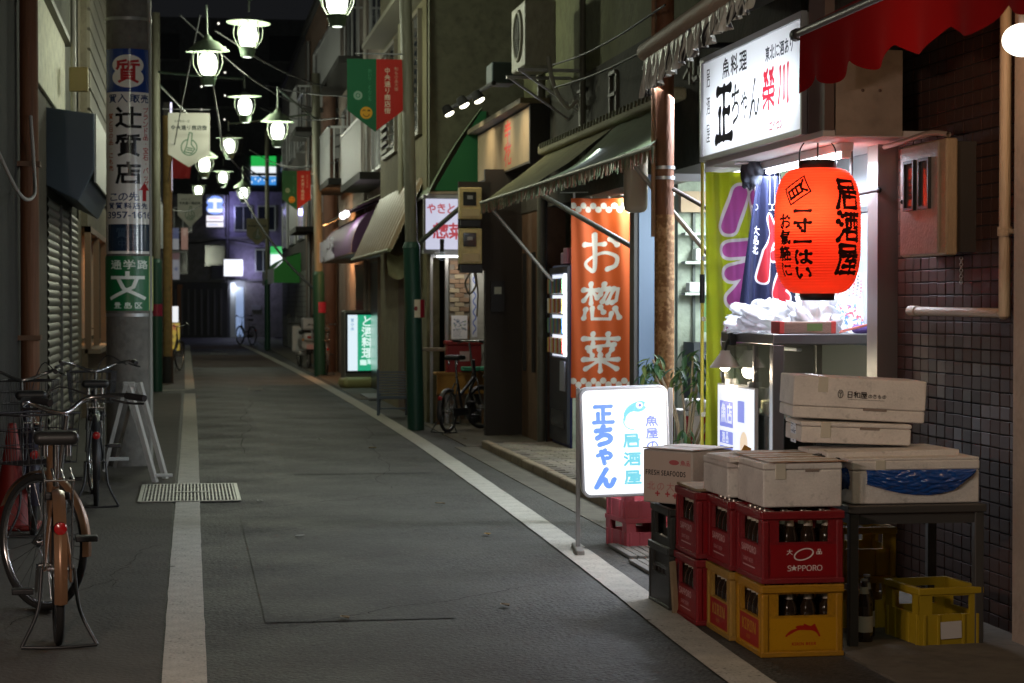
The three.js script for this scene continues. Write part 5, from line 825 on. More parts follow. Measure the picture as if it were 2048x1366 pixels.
// purple shop awning with lit lettering
{
  const o = thing('purple_awning', 'rounded purple shop awning with pale lettering', 'awning'), X = 3.15;
  part(o, 'canopy', sheet((u, v) => { const a = v * Math.PI / 2; return V(X - .62 * Math.sin(a), 2.3 + .75 * Math.cos(a), -(31.6 + 7.6 * u)); }, 20, 14), mt(.13, .035, .15, .6)); part(o, 'end', poly([...Array(9)].map((_, i) => [X - .62 * Math.sin(i * Math.PI / 16), 2.3 + .75 * Math.cos(i * Math.PI / 16)]).concat([[X, 2.3]]), .02).translate(0, 0, -31.6), mt(.12, .035, .14, .4));
  part(o, 'soffit', bx(X - .6, X, 2.27, 2.3, 31.6, 39.2), mt(.3, .26, .24, .6));
  for (let i = 0; i < 4; i++) part(o, 'letter', M(strokesOf('料理品花'[i]).flatMap((st) => st.slice(1).map((q, k) => sqbar([X - .645, 2.68 - st[k][1] * .0042, -(38.8 - i * .95) + st[k][0] * .0075], [X - .645, 2.68 - q[1] * .0042, -(38.8 - i * .95) + q[0] * .0075], .02, .035)))), mt(.72, .7, .8, .5));
  const sl = thing('purple_sign_lamp', 'small pair of white lamps shining on the purple awning', 'lamp'); for (const d of [32.6, 33.3]) { part(sl, 'lamp_head', new THREE.SphereGeometry(.06, 12, 8).translate(X - .62, 2.95, -d), glow(1, .92, 1, 4)); } part(sl, 'stem', M(bar([X - .62, 2.95, -32.6], [X, 3.2, -32.6], .012), bar([X - .62, 2.95, -33.3], [X, 3.2, -33.3], .012)), dark); addPoint(sl, X - .66, 2.93, -32.95, 0xffe8ff, .7, 3);
  const wl = atD(669, 487, 39.6), w = thing('warm_bulb', 'small bare warm bulb under the far end of the purple awning', 'bulb', wl.toArray()); part(w, 'glass', new THREE.SphereGeometry(.055, 12, 8), glow(1, .8, .5, 7)); part(w, 'socket', bar([0, .04, 0], [0, .14, 0], .02), dark); addPoint(w, 0, 0, 0, 0xffb070, 6, 3);
}
{ // pleated brown blind of the grill shop's street side
  const o = thing('pleated_blind', 'sloping brown pleated awning over the grill shop wall', 'awning');
  part(o, 'cloth', sheet((u, v) => V(2.94 - .42 * v + .03 * Math.cos(u * 84) , 3.1 - .92 * v, -(25.3 + 5.6 * u)), 200, 10), mt(.24, .17, .1, .45, 0, { sheen: 0 })); part(o, 'front_bar', bar([2.5, 2.17, -25.2], [2.5, 2.17, -31], .025), mt(.24, .25, .14, .6)); part(o, 'tarp', sheet((u, v) => V(2.52 + .4 * u, 2.16 - .3 * v - .06 * Math.sin(u * 5), -25.6 - .1 * Math.sin(v * 4)), 12, 8), mottled(.2, .19, .1, .8));
}
// ---- restaurant's standing things in front
{
  const f = G(1172, 1108), o = thing('standing_sign', 'white lit standing sign with blue lettering and fish mark', 'sign', [2.29, 0, -11.75], -.12);
  const t = canvasTex(780, 1010, (c, w, h) => {
    fill(c, w, h, '#fbfdff'); const gb = c.createLinearGradient(0, 0, 0, h); gb.addColorStop(0, '#2f7fdc'); gb.addColorStop(1, '#3a63d8');
    vtext(c, '正', 95, 140, 190, 205, 22, '#2f7ae0', .2, 195); vtext(c, 'ちゃん', 95, 345, 190, 205, 28, '#2f7ae0', .2, 195); vtext(c, '居酒屋', 375, 430, 130, 178, 17, '#2fb4c6', 0, 150); vtext(c, '魚屋の店', 590, 265, 100, 118, 14, '#3a5fd0', 0, 110);
    c.fillStyle = '#35bcd0'; c.beginPath(); c.moveTo(400, 335); c.quadraticCurveTo(350, 220, 450, 150); c.quadraticCurveTo(540, 95, 590, 130); c.lineTo(575, 165); c.lineTo(600, 175); c.quadraticCurveTo(560, 240, 480, 215); c.quadraticCurveTo(390, 230, 400, 335); c.fill(); c.fillStyle = '#fbfdff'; c.beginPath(); c.arc(535, 158, 32, 0, 7); c.fill(); c.fillStyle = '#2f5fd0'; c.beginPath(); c.arc(540, 158, 15, 0, 7); c.fill(); c.strokeStyle = '#35bcd0'; c.lineWidth = 9; c.beginPath(); c.arc(470, 300, 90, 1.5, 3.3); c.stroke();
  });
  const sh = rrShape(.52, .645, .045), cs = new THREE.ExtrudeGeometry(sh, { depth: .1, bevelEnabled: true, bevelSize: .008, bevelThickness: .008, bevelSegments: 2 });
  const tilt = new THREE.Group(); tilt.name = 'panel'; tilt.position.set(.29, .67, 0); tilt.rotation.z = .035; o.add(tilt);
  part(tilt, 'case', cs.translate(0, 0, -.1), mt(.6, .62, .66, .4, .2)); const fg = new THREE.ShapeGeometry(rrShape(.5, .625, .04)); const uv = fg.attributes.uv, ps = fg.attributes.position; for (let i = 0; i < uv.count; i++) uv.setXY(i, ps.getX(i) / .5 + .5, ps.getY(i) / .625 + .5);
  part(tilt, 'lit_face', fg.translate(0, 0, .011), new THREE.MeshPhysicalMaterial({ color: L(.3, .3, .3), roughness: .3, emissive: L(.95, .98, 1), emissiveMap: t, emissiveIntensity: 1.25 }));
  for (const x of [.012, .57]) part(o, 'leg', RB(.026, .98, .026, .005, x, .5, -.05), alu); for (const x of [.012, .57]) part(o, 'foot', RB(.05, .035, .42, .01, x, .018, -.05), mt(.2, .19, .17, .6)); part(o, 'plug_cable', tube([[.5, .35, -.06], [.56, .2, -.02], [.52, .08, .05], [.44, .02, .1], [.5, .02, .2], [.62, .02, .12]], .008, 24), black);
  addRect(o, .53, .62, 0xeef6ff, 2.2, [.3, .67, .06], [2.6, .5, 0]);
  part(tilt, 'back_face', new THREE.ShapeGeometry(rrShape(.5, .625, .04)).rotateY(Math.PI).translate(0, 0, -.111), glow(.95, .98, 1, 1.2, .3)); addRect(o, .5, .62, 0xeef6ff, 2.2, [.3, .67, -.17], [2.6, .3, -20]);
}
function plasticCrate(name, label, pos, turn, w, h, d, m, group) {
  const o = thing(name, label, 'crate', pos, turn, group), t = .014, y0 = h * .55, y1 = h * .86, gs = [];
  for (const s of [1, -1]) { gs.push(B(w, y0, t, 0, y0 / 2, s * (d / 2 - t / 2)), B(w, h - y1, t, 0, (h + y1) / 2, s * (d / 2 - t / 2)), B(w * .2, y1 - y0, t, -w * .4, (y0 + y1) / 2, s * (d / 2 - t / 2)), B(w * .2, y1 - y0, t, w * .4, (y0 + y1) / 2, s * (d / 2 - t / 2))); gs.push(B(t, y0, d - 2 * t, s * (w / 2 - t / 2), y0 / 2, 0), B(t, h - y1, d - 2 * t, s * (w / 2 - t / 2), (h + y1) / 2, 0), B(t, y1 - y0, d * .2, s * (w / 2 - t / 2), (y0 + y1) / 2, d * .39), B(t, y1 - y0, d * .2, s * (w / 2 - t / 2), (y0 + y1) / 2, -d * .39)); }
  gs.push(B(w - 2 * t, t, d - 2 * t, 0, t, 0)); part(o, 'body', M(gs), m);
  const r = .012; part(o, 'rim', M(RB(w + r, .03, r, .004, 0, h - .015, d / 2), RB(w + r, .03, r, .004, 0, h - .015, -d / 2), RB(r, .03, d - r, .004, w / 2, h - .015, 0), RB(r, .03, d - r, .004, -w / 2, h - .015, 0)), m); part(o, 'ribs', M(...[-.42, -.2, .2, .42].flatMap((k) => [RB(.014, y0, .008, .003, k * w, y0 / 2, d / 2 + .002), RB(.008, y0, .014, .003, -w / 2 - .002, y0 / 2, k * d)])), m).name = 'rib_set'; return o;
}
{
  const pk = mt(.42, .08, .1, .5); const q = G(1238, 1097);
  plasticCrate('pink_crate', 'faded pink plastic crate on the ground behind the standing sign, lower of two', [2.74, .0, -12.05], .15, .3, .19, .36, pk, 'pink crates'); plasticCrate('pink_crate', 'faded pink plastic crate behind the standing sign, stacked on another', [2.74, .191, -12.06], .12, .3, .19, .36, pk, 'pink crates');
}
for (const [x, d, l] of [[2.62, 10.95, 'pale concrete drain cover in the gutter beside the standing sign foot'], [2.66, 11.7, 'grey ribbed drain cover behind the standing sign foot']]) solo('drain_cover', l, 'drain cover', M(...[...Array(6)].map((_, i) => RB(.045, .02, .62, .004, i * .05, .014, 0))), mottled(.24, .23, .21, .85), [x - .1, 0, -d]);
{ // potted plant: many lance leaves on thin stems
  const o = thing('potted_plant', 'leafy potted plant with drooping glossy leaves beside the rusty post', 'plant', [3.12, .16, -12.5]);
  part(o, 'pot', lathe([[0, 0], [.12, 0], [.15, .26], [.155, .27], [.135, .27], [.12, .22], [0, .22]], 24), mt(.25, .1, .05, .8));
  part(o, 'pot_stand', lathe([[0, -.11], [.13, -.11], [.12, -.002], [0, -.002]], 20), mt(.2, .19, .18, .8));
  const tips = [[-.2, .98, .05], [.05, 1.0, .1], [.12, .95, 0], [.3, .92, .05], [.2, .8, .12], [.36, .82, 0], [.08, .82, .1], [-.02, .5, .12], [.1, .44, .14], [.26, .7, .1], [-.2, .92, 0], [.0, .9, -.05]];
  part(o, 'stem', M(...tips.map(([x, y, z]) => tube([[x * .1, .22, 0], [x * .3 + .03, .22 + (y - .22) * .5, z * .4], [x, y, z]], .008, 12, 5))), mt(.3, .24, .16, .8));
  const lg = [0, 1, 2].map((k) => { const l = [.105, .085, .12][k], w = [.03, .026, .034][k]; return sheet((u, v) => { const s = Math.sin(Math.PI * Math.min(1, v * .96 + .03)), x = (u - .5) * w * s; return V(x, -.3 * l * v * v, v * l).add(V(0, Math.abs(u - .5) * w * .5 * s, 0)); }, 2, 6); });
  const lm = [mt(.035, .1, .04, .55), mt(.06, .14, .04, .6), mt(.12, .17, .04, .6), mt(.03, .085, .045, .5)];
  for (const [x, y, z] of tips) { const n = y < .6 ? 14 : 25; for (let i = 0; i < n; i++) { const m = part(o, 'leaf', lg[i % 3], lm[Math.floor(rnd() * 4)], [x + rr(-.05, .05), y + rr(-.1, .05), z + rr(-.05, .05)]); m.rotation.set(rr(.1, .9), i / n * 6.283 + rr(-.3, .3), rr(-.3, .3), 'YXZ'); m.scale.setScalar(rr(.7, 1.1)); } }
}
{ // table with striped cloth
  const o = thing('striped_table', 'small table draped with red and white striped cloth behind the plant', 'table', [3.35, .05, -12.9]), t = canvasTex(256, 64, (c, w, h) => { for (let i = 0; i < 10; i++) { c.fillStyle = i % 2 ? '#d8cfc8' : '#8e1520'; c.fillRect(i * 25.6, 0, 26, h); } });
  part(o, 'cloth', sheet((u, v) => V(u * .5 - .1, .7 * v, .012 * Math.sin(u * 40)), 60, 4), mt(1, 1, 1, .85, 0, { map: t })); part(o, 'top', RB(.5, .03, .4, .008, .15, .716, -.2), mt(.6, .58, .56, .7)); for (const x of [-.08, .34]) part(o, 'back_leg', bx(x, x + .03, 0, .7, .35, .38), steel);
  for (const [x, w, m] of [[-.02, .14, mt(.7, .66, .66, .6)], [.14, .12, mt(.55, .2, .18, .6)], [.28, .13, mt(.72, .7, .7, .6)]]) solo('wrapped_parcel', 'pale wrapped parcel on the striped table', 'parcel', RB(w, .08, .16, .03, 0, .04, 0), m, [3.35 + x, .782, -12.98], [0, rr(-.3, .3), 0], 'parcels on the striped table');
}
// ---- far signs
function lightbox(name, label, x0, y0, x1, y1, D, draw, k, depth = .18, lightI = 0, col = 0xffffff) {
  const a = atD(x0, y0, D), b = atD(x1, y1, D), w = b.x - a.x, h = a.y - b.y, o = thing(name, label, 'sign', [(a.x + b.x) / 2, b.y, -D]);
  part(o, 'case', B(w, h, depth, 0, h / 2, -depth / 2 - .004), mt(.2, .2, .2, .5)); part(o, 'face', plane(w * .96, h * .96).translate(0, h / 2, .002), new THREE.MeshPhysicalMaterial({ color: L(.3, .3, .3), roughness: .4, emissive: L(1, 1, 1), emissiveMap: canvasTex(128, Math.round(128 * h / w), draw), emissiveIntensity: k })); part(o, 'bracket', B(w * .1, .05, depth + .3, 0, h * .8, -depth - .15), dark);
  if (lightI) { part(o, 'side_face', B(.012, h * .9, depth * .9, w / 2 + .008, h / 2, -depth / 2 - .004), new THREE.MeshPhysicalMaterial({ color: L(.3, .3, .3), emissive: new THREE.Color(col), emissiveIntensity: 1.2 })); addPoint(o, w / 2 + .22, h / 2, .1, col, lightI, 8); } return o;
}
lightbox('pawnshop_lightbox', 'blue and white lit pawnshop mark above a small white panel', 411, 388, 449, 458, 87.3, (c, w, h) => { fill(c, w, h, '#10131a'); c.fillStyle = '#7da2ff'; c.beginPath(); c.ellipse(64, h * .2, 60, h * .17, 0, 0, 7); c.fill(); c.beginPath(); c.ellipse(64, h * .42, 60, h * .17, 0, 0, 7); c.fill(); c.fillRect(16, h * .1, 96, h * .4); c.fillStyle = '#f4f8ff'; c.fillRect(14, h * .12, 100, h * .1); c.fillRect(52, h * .1, 24, h * .42); c.fillRect(14, h * .42, 100, h * .1); c.fillStyle = '#f6f2f8'; c.fillRect(4, h * .62, 120, h * .17); c.fillRect(4, h * .82, 120, h * .14); c.fillStyle = '#c08a98'; c.fillRect(16, h * .68, 90, 6); c.fillStyle = '#7090d0'; c.fillRect(16, h * .88, 70, 6); }, 1.15, .18, 3.2, 0xb4b0ff);
lightbox('white_lightbox', 'bright white rectangular lightbox over the lit doorway at the street end', 447, 518, 486, 553, 87.3, (c, w, h) => { fill(c, w, h, '#f2f5ff'); c.fillStyle = '#a8b4d8'; for (let i = 0; i < 4; i++) c.fillRect(18, 26 + i * 22, 80, 5); }, 1.3, .18, 2.6, 0xd0ccff);
lightbox('store_lightbox', 'green and white striped lit store sign beside the green shop awning', 540, 492, 578, 540, 80, (c, w, h) => { fill(c, w, h, '#f4fbff'); c.fillStyle = '#16a64c'; c.fillRect(0, 0, w, h * .34); c.fillStyle = '#58c880'; c.fillRect(0, h * .26, w, h * .08); }, 1.1, .15, 3, 0xe0ffe8);
lightbox('yellow_sign', 'yellow lit sign with red and black characters on the left kerb', 338, 645, 360, 702, 46, (c, w, h) => { fill(c, w, h, '#d8b82a'); c.strokeStyle = '#c02418'; glyph(c, '大', 20, 12, 80, 90, 20); htext(c, '品中', 18, h * .42, 42, 50, 14, '#3a2c10'); htext(c, '店料', 18, h * .68, 42, 50, 14, '#3a2c10'); }, .42);
lightbox('small_white_sign', 'narrow bright white sign on top of the yellow sign', 341, 612, 357, 645, 46.2, (c, w, h) => { fill(c, w, h, '#f4f6fa'); }, .9);
lightbox('red_left_sign', 'small dim red vertical sign board on the left row', 362, 455, 376, 500, 58, (c, w, h) => { fill(c, w, h, '#a01c24'); vtext(c, '酒店', 36, 20, 56, 70, 12, '#d0b0a8'); }, .22);
lightbox('blue_left_sign', 'small blue and white stacked sign board on the left row', 345, 455, 358, 500, 52, (c, w, h) => { fill(c, w, h, '#c8ccd8'); c.fillStyle = '#2c4c9c'; c.fillRect(0, 0, w, h * .5); }, .2);
lightbox('shoe_sign', 'pale blue and red small sign below the stacked blue one', 345, 505, 359, 560, 52, (c, w, h) => { fill(c, w, h, '#b8bcd0'); c.fillStyle = '#6a2850'; c.fillRect(0, 0, w, h * .25); c.fillStyle = '#4058a0'; c.beginPath(); c.arc(64, h * .6, 34, 0, 7); c.fill(); }, .2);
{ const a = atD(342, 205, 44), b = atD(342, 382, 44), o = thing('neon_tube', 'vertical violet-white neon tube on the edge of a left-hand sign', 'neon', [a.x, b.y, a.z]), h = a.y - b.y; part(o, 'tube', bar([0, 0, 0], [0, h, 0], .022, 10), glow(.75, .72, 1, 1.5)); part(o, 'mount', bx(-.16, -.02, 0, h, -.02, .05), dark); addPoint(o, .06, h / 2, .05, 0xc8c4ff, .5, 3); }
{ const p = atD(346, 310, 48); solo('red_flag', 'small red cloth sign hanging behind the white banner', 'flag', sheet((u, v) => V(u * .44 - .05 * v, -v * .55, .03 * Math.sin(u * 6 + v * 3)), 14, 8), mt(.5, .025, .025, .8, 0, { transmission: .4, thickness: 0 }), p.toArray()); }
{ const p = atD(193, 658, 30), o = thing('left_warm_bulb', 'tiny bare warm bulb glowing beside the shutter', 'bulb', p.toArray()); part(o, 'glass', new THREE.SphereGeometry(.032, 12, 8), glow(1, .82, .55, 6)); part(o, 'stem', bar([0, 0, 0], [-.2, .02, 0], .008), dark); addPoint(o, 0, 0, 0, 0xffbe80, .35, 2); }
{ const o = thing('shop_ceiling_lamp', 'warm pendant lamp inside the small left-hand shop', 'lamp', [-1.85, 2.2, -29.5]); part(o, 'shade', lathe([[.02, .12], [.14, 0], [.13, 0], [.02, .1]], 20), mt(.5, .4, .3, .6)); part(o, 'bulb', new THREE.SphereGeometry(.05, 12, 8), glow(1, .8, .55, 5)); addPoint(o, 0, -.02, 0, 0xffb878, 1.6, 3); part(o, 'cord', bar([0, .12, 0], [0, .3, 0], .006), black); }

// ---------------------------------------------------------------- beer crates, bottles, foam boxes
const bottleGlass = mt(.022, .012, .006, .06, 0, { clearcoat: 1, clearcoatRoughness: .05 }), bottleGeo = lathe([[0, 0], [.036, 0], [.0375, .006], [.0375, .165], [.033, .195], [.018, .225], [.0145, .25], [.0145, .278], [0, .278]], 16);
const capMat = mt(.5, .46, .4, .35, .7), capG = new THREE.CylinderGeometry(.0155, .0165, .008, 16).translate(0, .282, 0), labG = new THREE.CylinderGeometry(.0381, .0381, .07, 16, 1, true).translate(0, .09, 0), neckG = new THREE.CylinderGeometry(.0155, .021, .03, 14, 1, true).translate(0, .237, 0);
const beerBottle = (() => { const o = new THREE.Group(); o.name = 'beer_bottle'; part(o, 'glass', bottleGeo, bottleGlass); part(o, 'cap', capG, capMat); part(o, 'label', labG, mt(.5, .46, .38, .6)); part(o, 'neck_label', neckG, mt(.42, .38, .3, .5)); return o; })();
function crateTexture(kind, side) {
  return canvasTex(side ? 440 : 380, 200, (c, w, h) => {
    const [bg, ink] = { red: ['#8e0a14', '#e6dcd8'], yellow: ['#c08a06', '#a81a12'], cream: ['#b88c30', '#a01818'] }[kind]; fill(c, w, h, bg);
    if (kind === 'red' && !side) {
      c.strokeStyle = ink; c.lineWidth = 8; c.beginPath(); c.ellipse(190, 62, 56, 32, -.35, 0, 7); c.stroke(); htext(c, '大', 92, 30, 34, 34, 13, ink); htext(c, '品', 262, 30, 34, 34, 13, ink);
      c.fillStyle = ink; c.font = '50px sans-serif'; const s = 'S PPORO'; let x = 94; [...s].forEach((ch) => { if (ch === ' ') { c.beginPath(); for (let i = 0; i < 10; i++) { const r = i % 2 ? 9 : 22, a = -Math.PI / 2 + i * Math.PI / 5; c.lineTo(x + 17 + r * Math.cos(a), 148 + r * Math.sin(a)); } c.fill(); x += 34; } else { c.fillText(ch, x, 166); x += c.measureText(ch).width - 3; } });
    } else if (kind === 'red') { c.fillStyle = ink; c.globalAlpha = .75; c.font = 'bold 64px sans-serif'; c.fillText('S★PPORO'.replace('★', 'A'), 60, 66); c.font = '34px sans-serif'; c.fillText('DRAFT BEER', 100, 128); c.fillRect(90, 150, 240, 8); c.globalAlpha = 1; } else if (kind === 'yellow' && !side) {
      c.strokeStyle = c.fillStyle = ink; c.lineWidth = 11; c.lineCap = 'round'; for (let i = 0; i < 8; i++) { c.beginPath(); c.moveTo(92 + i * 15, 112 - i * 10); c.bezierCurveTo(140 + i * 14, 40 + i * 4, 190 + i * 10, 96 - i * 6, 255 + i * 4, 44 + i * 10); c.stroke(); } c.beginPath(); c.ellipse(205, 62, 60, 15, .1, 0, 7); c.fill();
      c.font = 'bold 26px sans-serif'; c.fillText('KIRIN BEER', 122, 172);
    } else { c.fillStyle = ink; c.fillRect(30, 8, w - 60, h - 20); c.fillStyle = bg; c.font = 'bold 104px sans-serif'; c.fillText('KIRIN', 66, 112); c.font = '34px sans-serif'; c.fillText('BEER', 160, 160); }
    for (let i = 0; i < 240; i++) { c.fillStyle = `rgba(20,10,5,${rnd() * .12})`; c.fillRect(rnd() * w, rnd() * h, 1 + rnd() * 14, 1 + rnd() * 2); }
  });
}
const crTex = {}; for (const k of ['red', 'yellow', 'cream']) crTex[k] = [crateTexture(k, 0), crateTexture(k, 1)];
const scuff = grainTex(512, (u, v) => { const a = tileable(u, v, 5, 4, 81), s = tileable(u, v * .35, 60, 2, 83), n = .84 + .4 * a + (s > .2 ? .14 : 0) - Math.max(0, tileable(u, v, 16, 3, 86)) * .6; return [n, n * .98, n * .95]; }, false);
const worn = (r, g, b, k) => mt(r, g, b, k, 0, { map: scuff, bumpMap: bumpTex, bumpScale: .0015 });
const crMat = { red: worn(.27, .007, .013, .46), yellow: worn(.52, .25, .006, .46), cream: worn(.47, .27, .05, .48), black: worn(.035, .034, .03, .5) };
const CW = .365, CD = .415, CH = .31;
function panelWithHole(w, h, t, x0, x1, y0, y1) { return [B(w, y0, t, 0, y0 / 2, 0), B(w, h - y1, t, 0, (h + y1) / 2, 0), B(x0 + w / 2, y1 - y0, t, (x0 - w / 2) / 2, (y0 + y1) / 2, 0), B(w / 2 - x1, y1 - y0, t, (x1 + w / 2) / 2, (y0 + y1) / 2, 0)]; }
function beerCrate(label, kind, x, y, d, turn = 0, bottles = true, where = '') {     // near left corner at x, depth d
  const o = thing('beer_crate', label, 'crate', [x + CW / 2, y, -(d + CD / 2)], turn, 'beer crates stacked at the road edge'), m = crMat[kind], t = .016;
  const fr = panelWithHole(CW - .02, CH - .005, t, -.105, .115, .175, .268), sd = panelWithHole(CD - .02, CH - .005, t, -.13, .13, .16, .265);
  part(o, 'front_panel', M(fr.map((g) => g.clone().translate(0, 0, CD / 2 - t))), m); part(o, 'back_panel', M(fr.map((g) => g.clone().translate(0, 0, -CD / 2 + t))), m); part(o, 'left_panel', M(sd.map((g) => g.clone().rotateY(-Math.PI / 2).translate(-CW / 2 + t, 0, 0))), m); part(o, 'right_panel', M(sd.map((g) => g.clone().rotateY(Math.PI / 2).translate(CW / 2 - t, 0, 0))), m);
  part(o, 'rim', M(RB(CW, .034, .02, .005, 0, CH - .02, CD / 2 - .008), RB(CW, .034, .02, .005, 0, CH - .02, -CD / 2 + .008), RB(.02, .034, CD - .03, .005, -CW / 2 + .008, CH - .02, 0), RB(.02, .034, CD - .03, .005, CW / 2 - .008, CH - .02, 0)), m);
  for (const [sx, sz] of [[-1, 1], [1, 1], [-1, -1], [1, -1]]) part(o, 'corner', RB(.034, CH - .04, .034, .01, sx * (CW / 2 - .02), (CH - .04) / 2, sz * (CD / 2 - .02)), m);
  part(o, 'foot_rim', M(RB(CW, .022, .014, .004, 0, .012, CD / 2 - .008), RB(.014, .022, CD - .02, .004, -CW / 2 + .008, .012, 0)), m); part(o, 'floor', B(CW - .05, .01, CD - .05, 0, .012, 0), m);
  if (kind !== 'black') { part(o, 'front_print', plane(.29, .135).translate(.004, .098, CD / 2 - t / 2 + .0015), mt(1, 1, 1, .45, 0, { map: crTex[kind][0] })); part(o, 'side_print', plane(.34, .135).rotateY(-Math.PI / 2).translate(-CW / 2 + t / 2 - .0015, .09, 0), mt(1, 1, 1, .45, 0, { map: crTex[kind][1] })); }
  if (bottles) { const spots = []; for (let i = 0; i < 4; i++) spots.push([-.125 + i * .083, CD / 2 - .062]); for (let i = 1; i < 5; i++) spots.push([-.125, CD / 2 - .062 - i * .073]); for (let i = 1; i < 4; i++) spots.push([-.125 + i * .083, CD / 2 - .14]);
    for (const [bx_, bz] of spots) { const b = beerBottle.clone(); b.name = numbered('beer_bottle'); b.position.set(o.position.x + bx_, y + .018, o.position.z + bz); b.rotation.y = rnd() * 6; b.userData = { label: 'brown glass beer bottle standing in ' + where, category: 'bottle', group: 'beer bottles in the crates' }; scene.add(b); } }
  return o;
}
beerCrate('yellow beer crate at the bottom of the stack with an orange-red emblem on its end', 'yellow', 2.38, 0, 8.14, 0, true, 'the bottom yellow crate');
beerCrate('red beer crate with white star lettering on top of the yellow crate', 'red', 2.38, .312, 8.14, .005, true, 'the red crate with white star lettering');
beerCrate('cream-yellow beer crate at the bottom of the middle stack', 'cream', 2.36, 0, 8.57, 0, true, 'the cream-yellow crate');
beerCrate('red beer crate on top of the cream-yellow crate', 'red', 2.362, .312, 8.57, -.006, true, 'the red crate over the cream-yellow one');
beerCrate('red beer crate on the ground under another red crate', 'red', 2.315, 0, 9.0, .01, true, 'the lower of two stacked red crates');
beerCrate('red beer crate with a cardboard lid stacked on another red crate', 'red', 2.318, .312, 9.0, 0, true, 'the upper of two stacked red crates');
beerCrate('black crate on the ground at the far end of the crate row', 'black', 2.29, 0, 9.44, .02, true, 'the lower black crate');
beerCrate('shallow black crate under the printed seafood box', 'black', 2.3, .19, 9.445, 0, false);
// cardboard on the third stack
solo('cardboard_sheet', 'flat tan cardboard sheet lying on the far red crate', 'cardboard', RB(.35, .012, .39, .003), mottled(.45, .33, .2, .85), [2.5, .63, -9.21]);
// foam boxes
const foamTex = grainTex(512, (u, v) => { const n = .92 + .16 * tileable(u, v, 60, 2, 44) + .26 * tileable(u, v, 5, 4, 47) - Math.max(0, tileable(u, v, 20, 3, 49) - .1) * .7; return [n, n * .985, n * .96]; }, false);
const foam = mt(.8, .76, .73, .7, 0, { map: foamTex, bumpMap: grit, bumpScale: .0012 });
function foamBox(label, pos, rot, w, h, d, lidH = .03, print, group = 'foam boxes beside the counter') {
  const o = thing('foam_box', label, 'box', pos, 0, group); o.rotation.set(...rot);
  part(o, 'body', boxUV(RB(w, h - lidH - .002, d, .008, 0, (h - lidH) / 2, 0), .6), foam); part(o, 'lid', boxUV(RB(w + .004, lidH, d + .004, .008, 0, h - lidH / 2, 0), .6), foam);
  part(o, 'tape', RB(.045, .07, d + .008, .002, -w * .28, h - .034, 0), mt(.62, .58, .48, .3)); part(o, 'handle_notch', RB(w * .18, .012, .004, .002, w * .12, h - lidH - .004, d / 2 + .001), mt(.25, .2, .17, .8)); if (print) part(o, 'print', plane(...print[1]).translate(...print[2], d / 2 + .0045), mt(1, 1, 1, .7, 0, { map: print[0], transparent: true })); return o;
}
foamBox('white foam box with lid on the red crate over the yellow one', [2.585, .627, -8.42], [0, .0, 0], .35, .19, .4, .028);
foamBox('white foam box with a raised loose lid on the middle red crate', [2.55, .627, -8.86], [0, .015, 0], .36, .165, .4, .03);
solo('foam_slab', 'loose white foam lid bridging two foam boxes on the crates', 'lid', boxUV(RB(.22, .024, .3, .006), .6), foam, [2.46, .806, -8.75], [0, .1, .03]);
{ // newspaper strips on the lid
  const t = canvasTex(512, 512, (c, w, h) => { fill(c, w, h, '#d6cdc4'); for (let i = 0; i < 11; i++) { c.fillStyle = ['#b98a68', '#e8e2dc', '#c9b8a8', '#efeae6'][i % 4]; c.fillRect(0, i * 46, w, 24 + rnd() * 18); } c.fillStyle = '#7a6a60'; for (let i = 0; i < 140; i++) c.fillRect(rnd() * w, rnd() * h, 10 + rnd() * 26, 3); });
  solo('newspaper', 'folded newspaper sheets lying on the foam box lids', 'newspaper', sheet((u, v) => V((u - .5) * .34, .004 + .006 * Math.abs(noise.noise(u * 5, v * 7, 2)), (v - .5) * .62), 16, 24), mt(1, 1, 1, .85, 0, { map: t }), [2.6, .82, -8.52], [.01, .03, 0]);
}
{ // printed seafood carton
  const t = canvasTex(512, 480, (c, w, h) => { fill(c, w, h, '#cbb8ac'); c.fillStyle = '#2a2423'; c.font = 'bold 62px sans-serif'; c.save(); c.scale(.86, 1.1); c.fillText('FRESH SEAFOODS', 18, 205); c.restore(); c.globalAlpha = .75; c.fillStyle = '#b8444c'; c.beginPath(); c.ellipse(330, 95, 54, 24, 0, 0, 7); c.fill(); htext(c, '魚品', 400, 70, 50, 54, 12, '#b8444c'); htext(c, '北の大魚', 40, 290, 80, 105, 13, '#c0606499'); c.fillStyle = '#b8343c'; for (const [x, y] of [[150, 400], [260, 400], [340, 410]]) { c.fillRect(x - 8, y - 26, 16, 52); c.fillRect(x - 26, y - 8, 52, 16); } });
  const o = thing('seafood_carton', 'printed white carton reading fresh seafoods on the black crates', 'carton', [2.46, .505, -9.72], 0), gr = new THREE.Group();
  o.rotation.y = -.98; part(o, 'body', boxUV(RB(.33, .265, .3, .008, 0, .1325, 0), .5), mt(.6, .54, .5, .75, 0, { map: moTex })); part(o, 'print', plane(.315, .25).translate(0, .132, .1515), mt(1, 1, 1, .7, 0, { map: t })); part(o, 'flap', M(RB(.33, .006, .15, .002, 0, .272, .078), RB(.33, .006, .15, .002, 0, .274, -.08)), mt(.62, .57, .53, .75));
}
solo('orange_tie', 'small twist of orange tape sticking up from the carton lids', 'tape', sheet((u, v) => V(u * .04, v * .035, .01 * Math.sin(v * 4)), 3, 5), mt(.6, .3, .05, .6), [2.63, .785, -9.35], [0, -.3, -.5]);
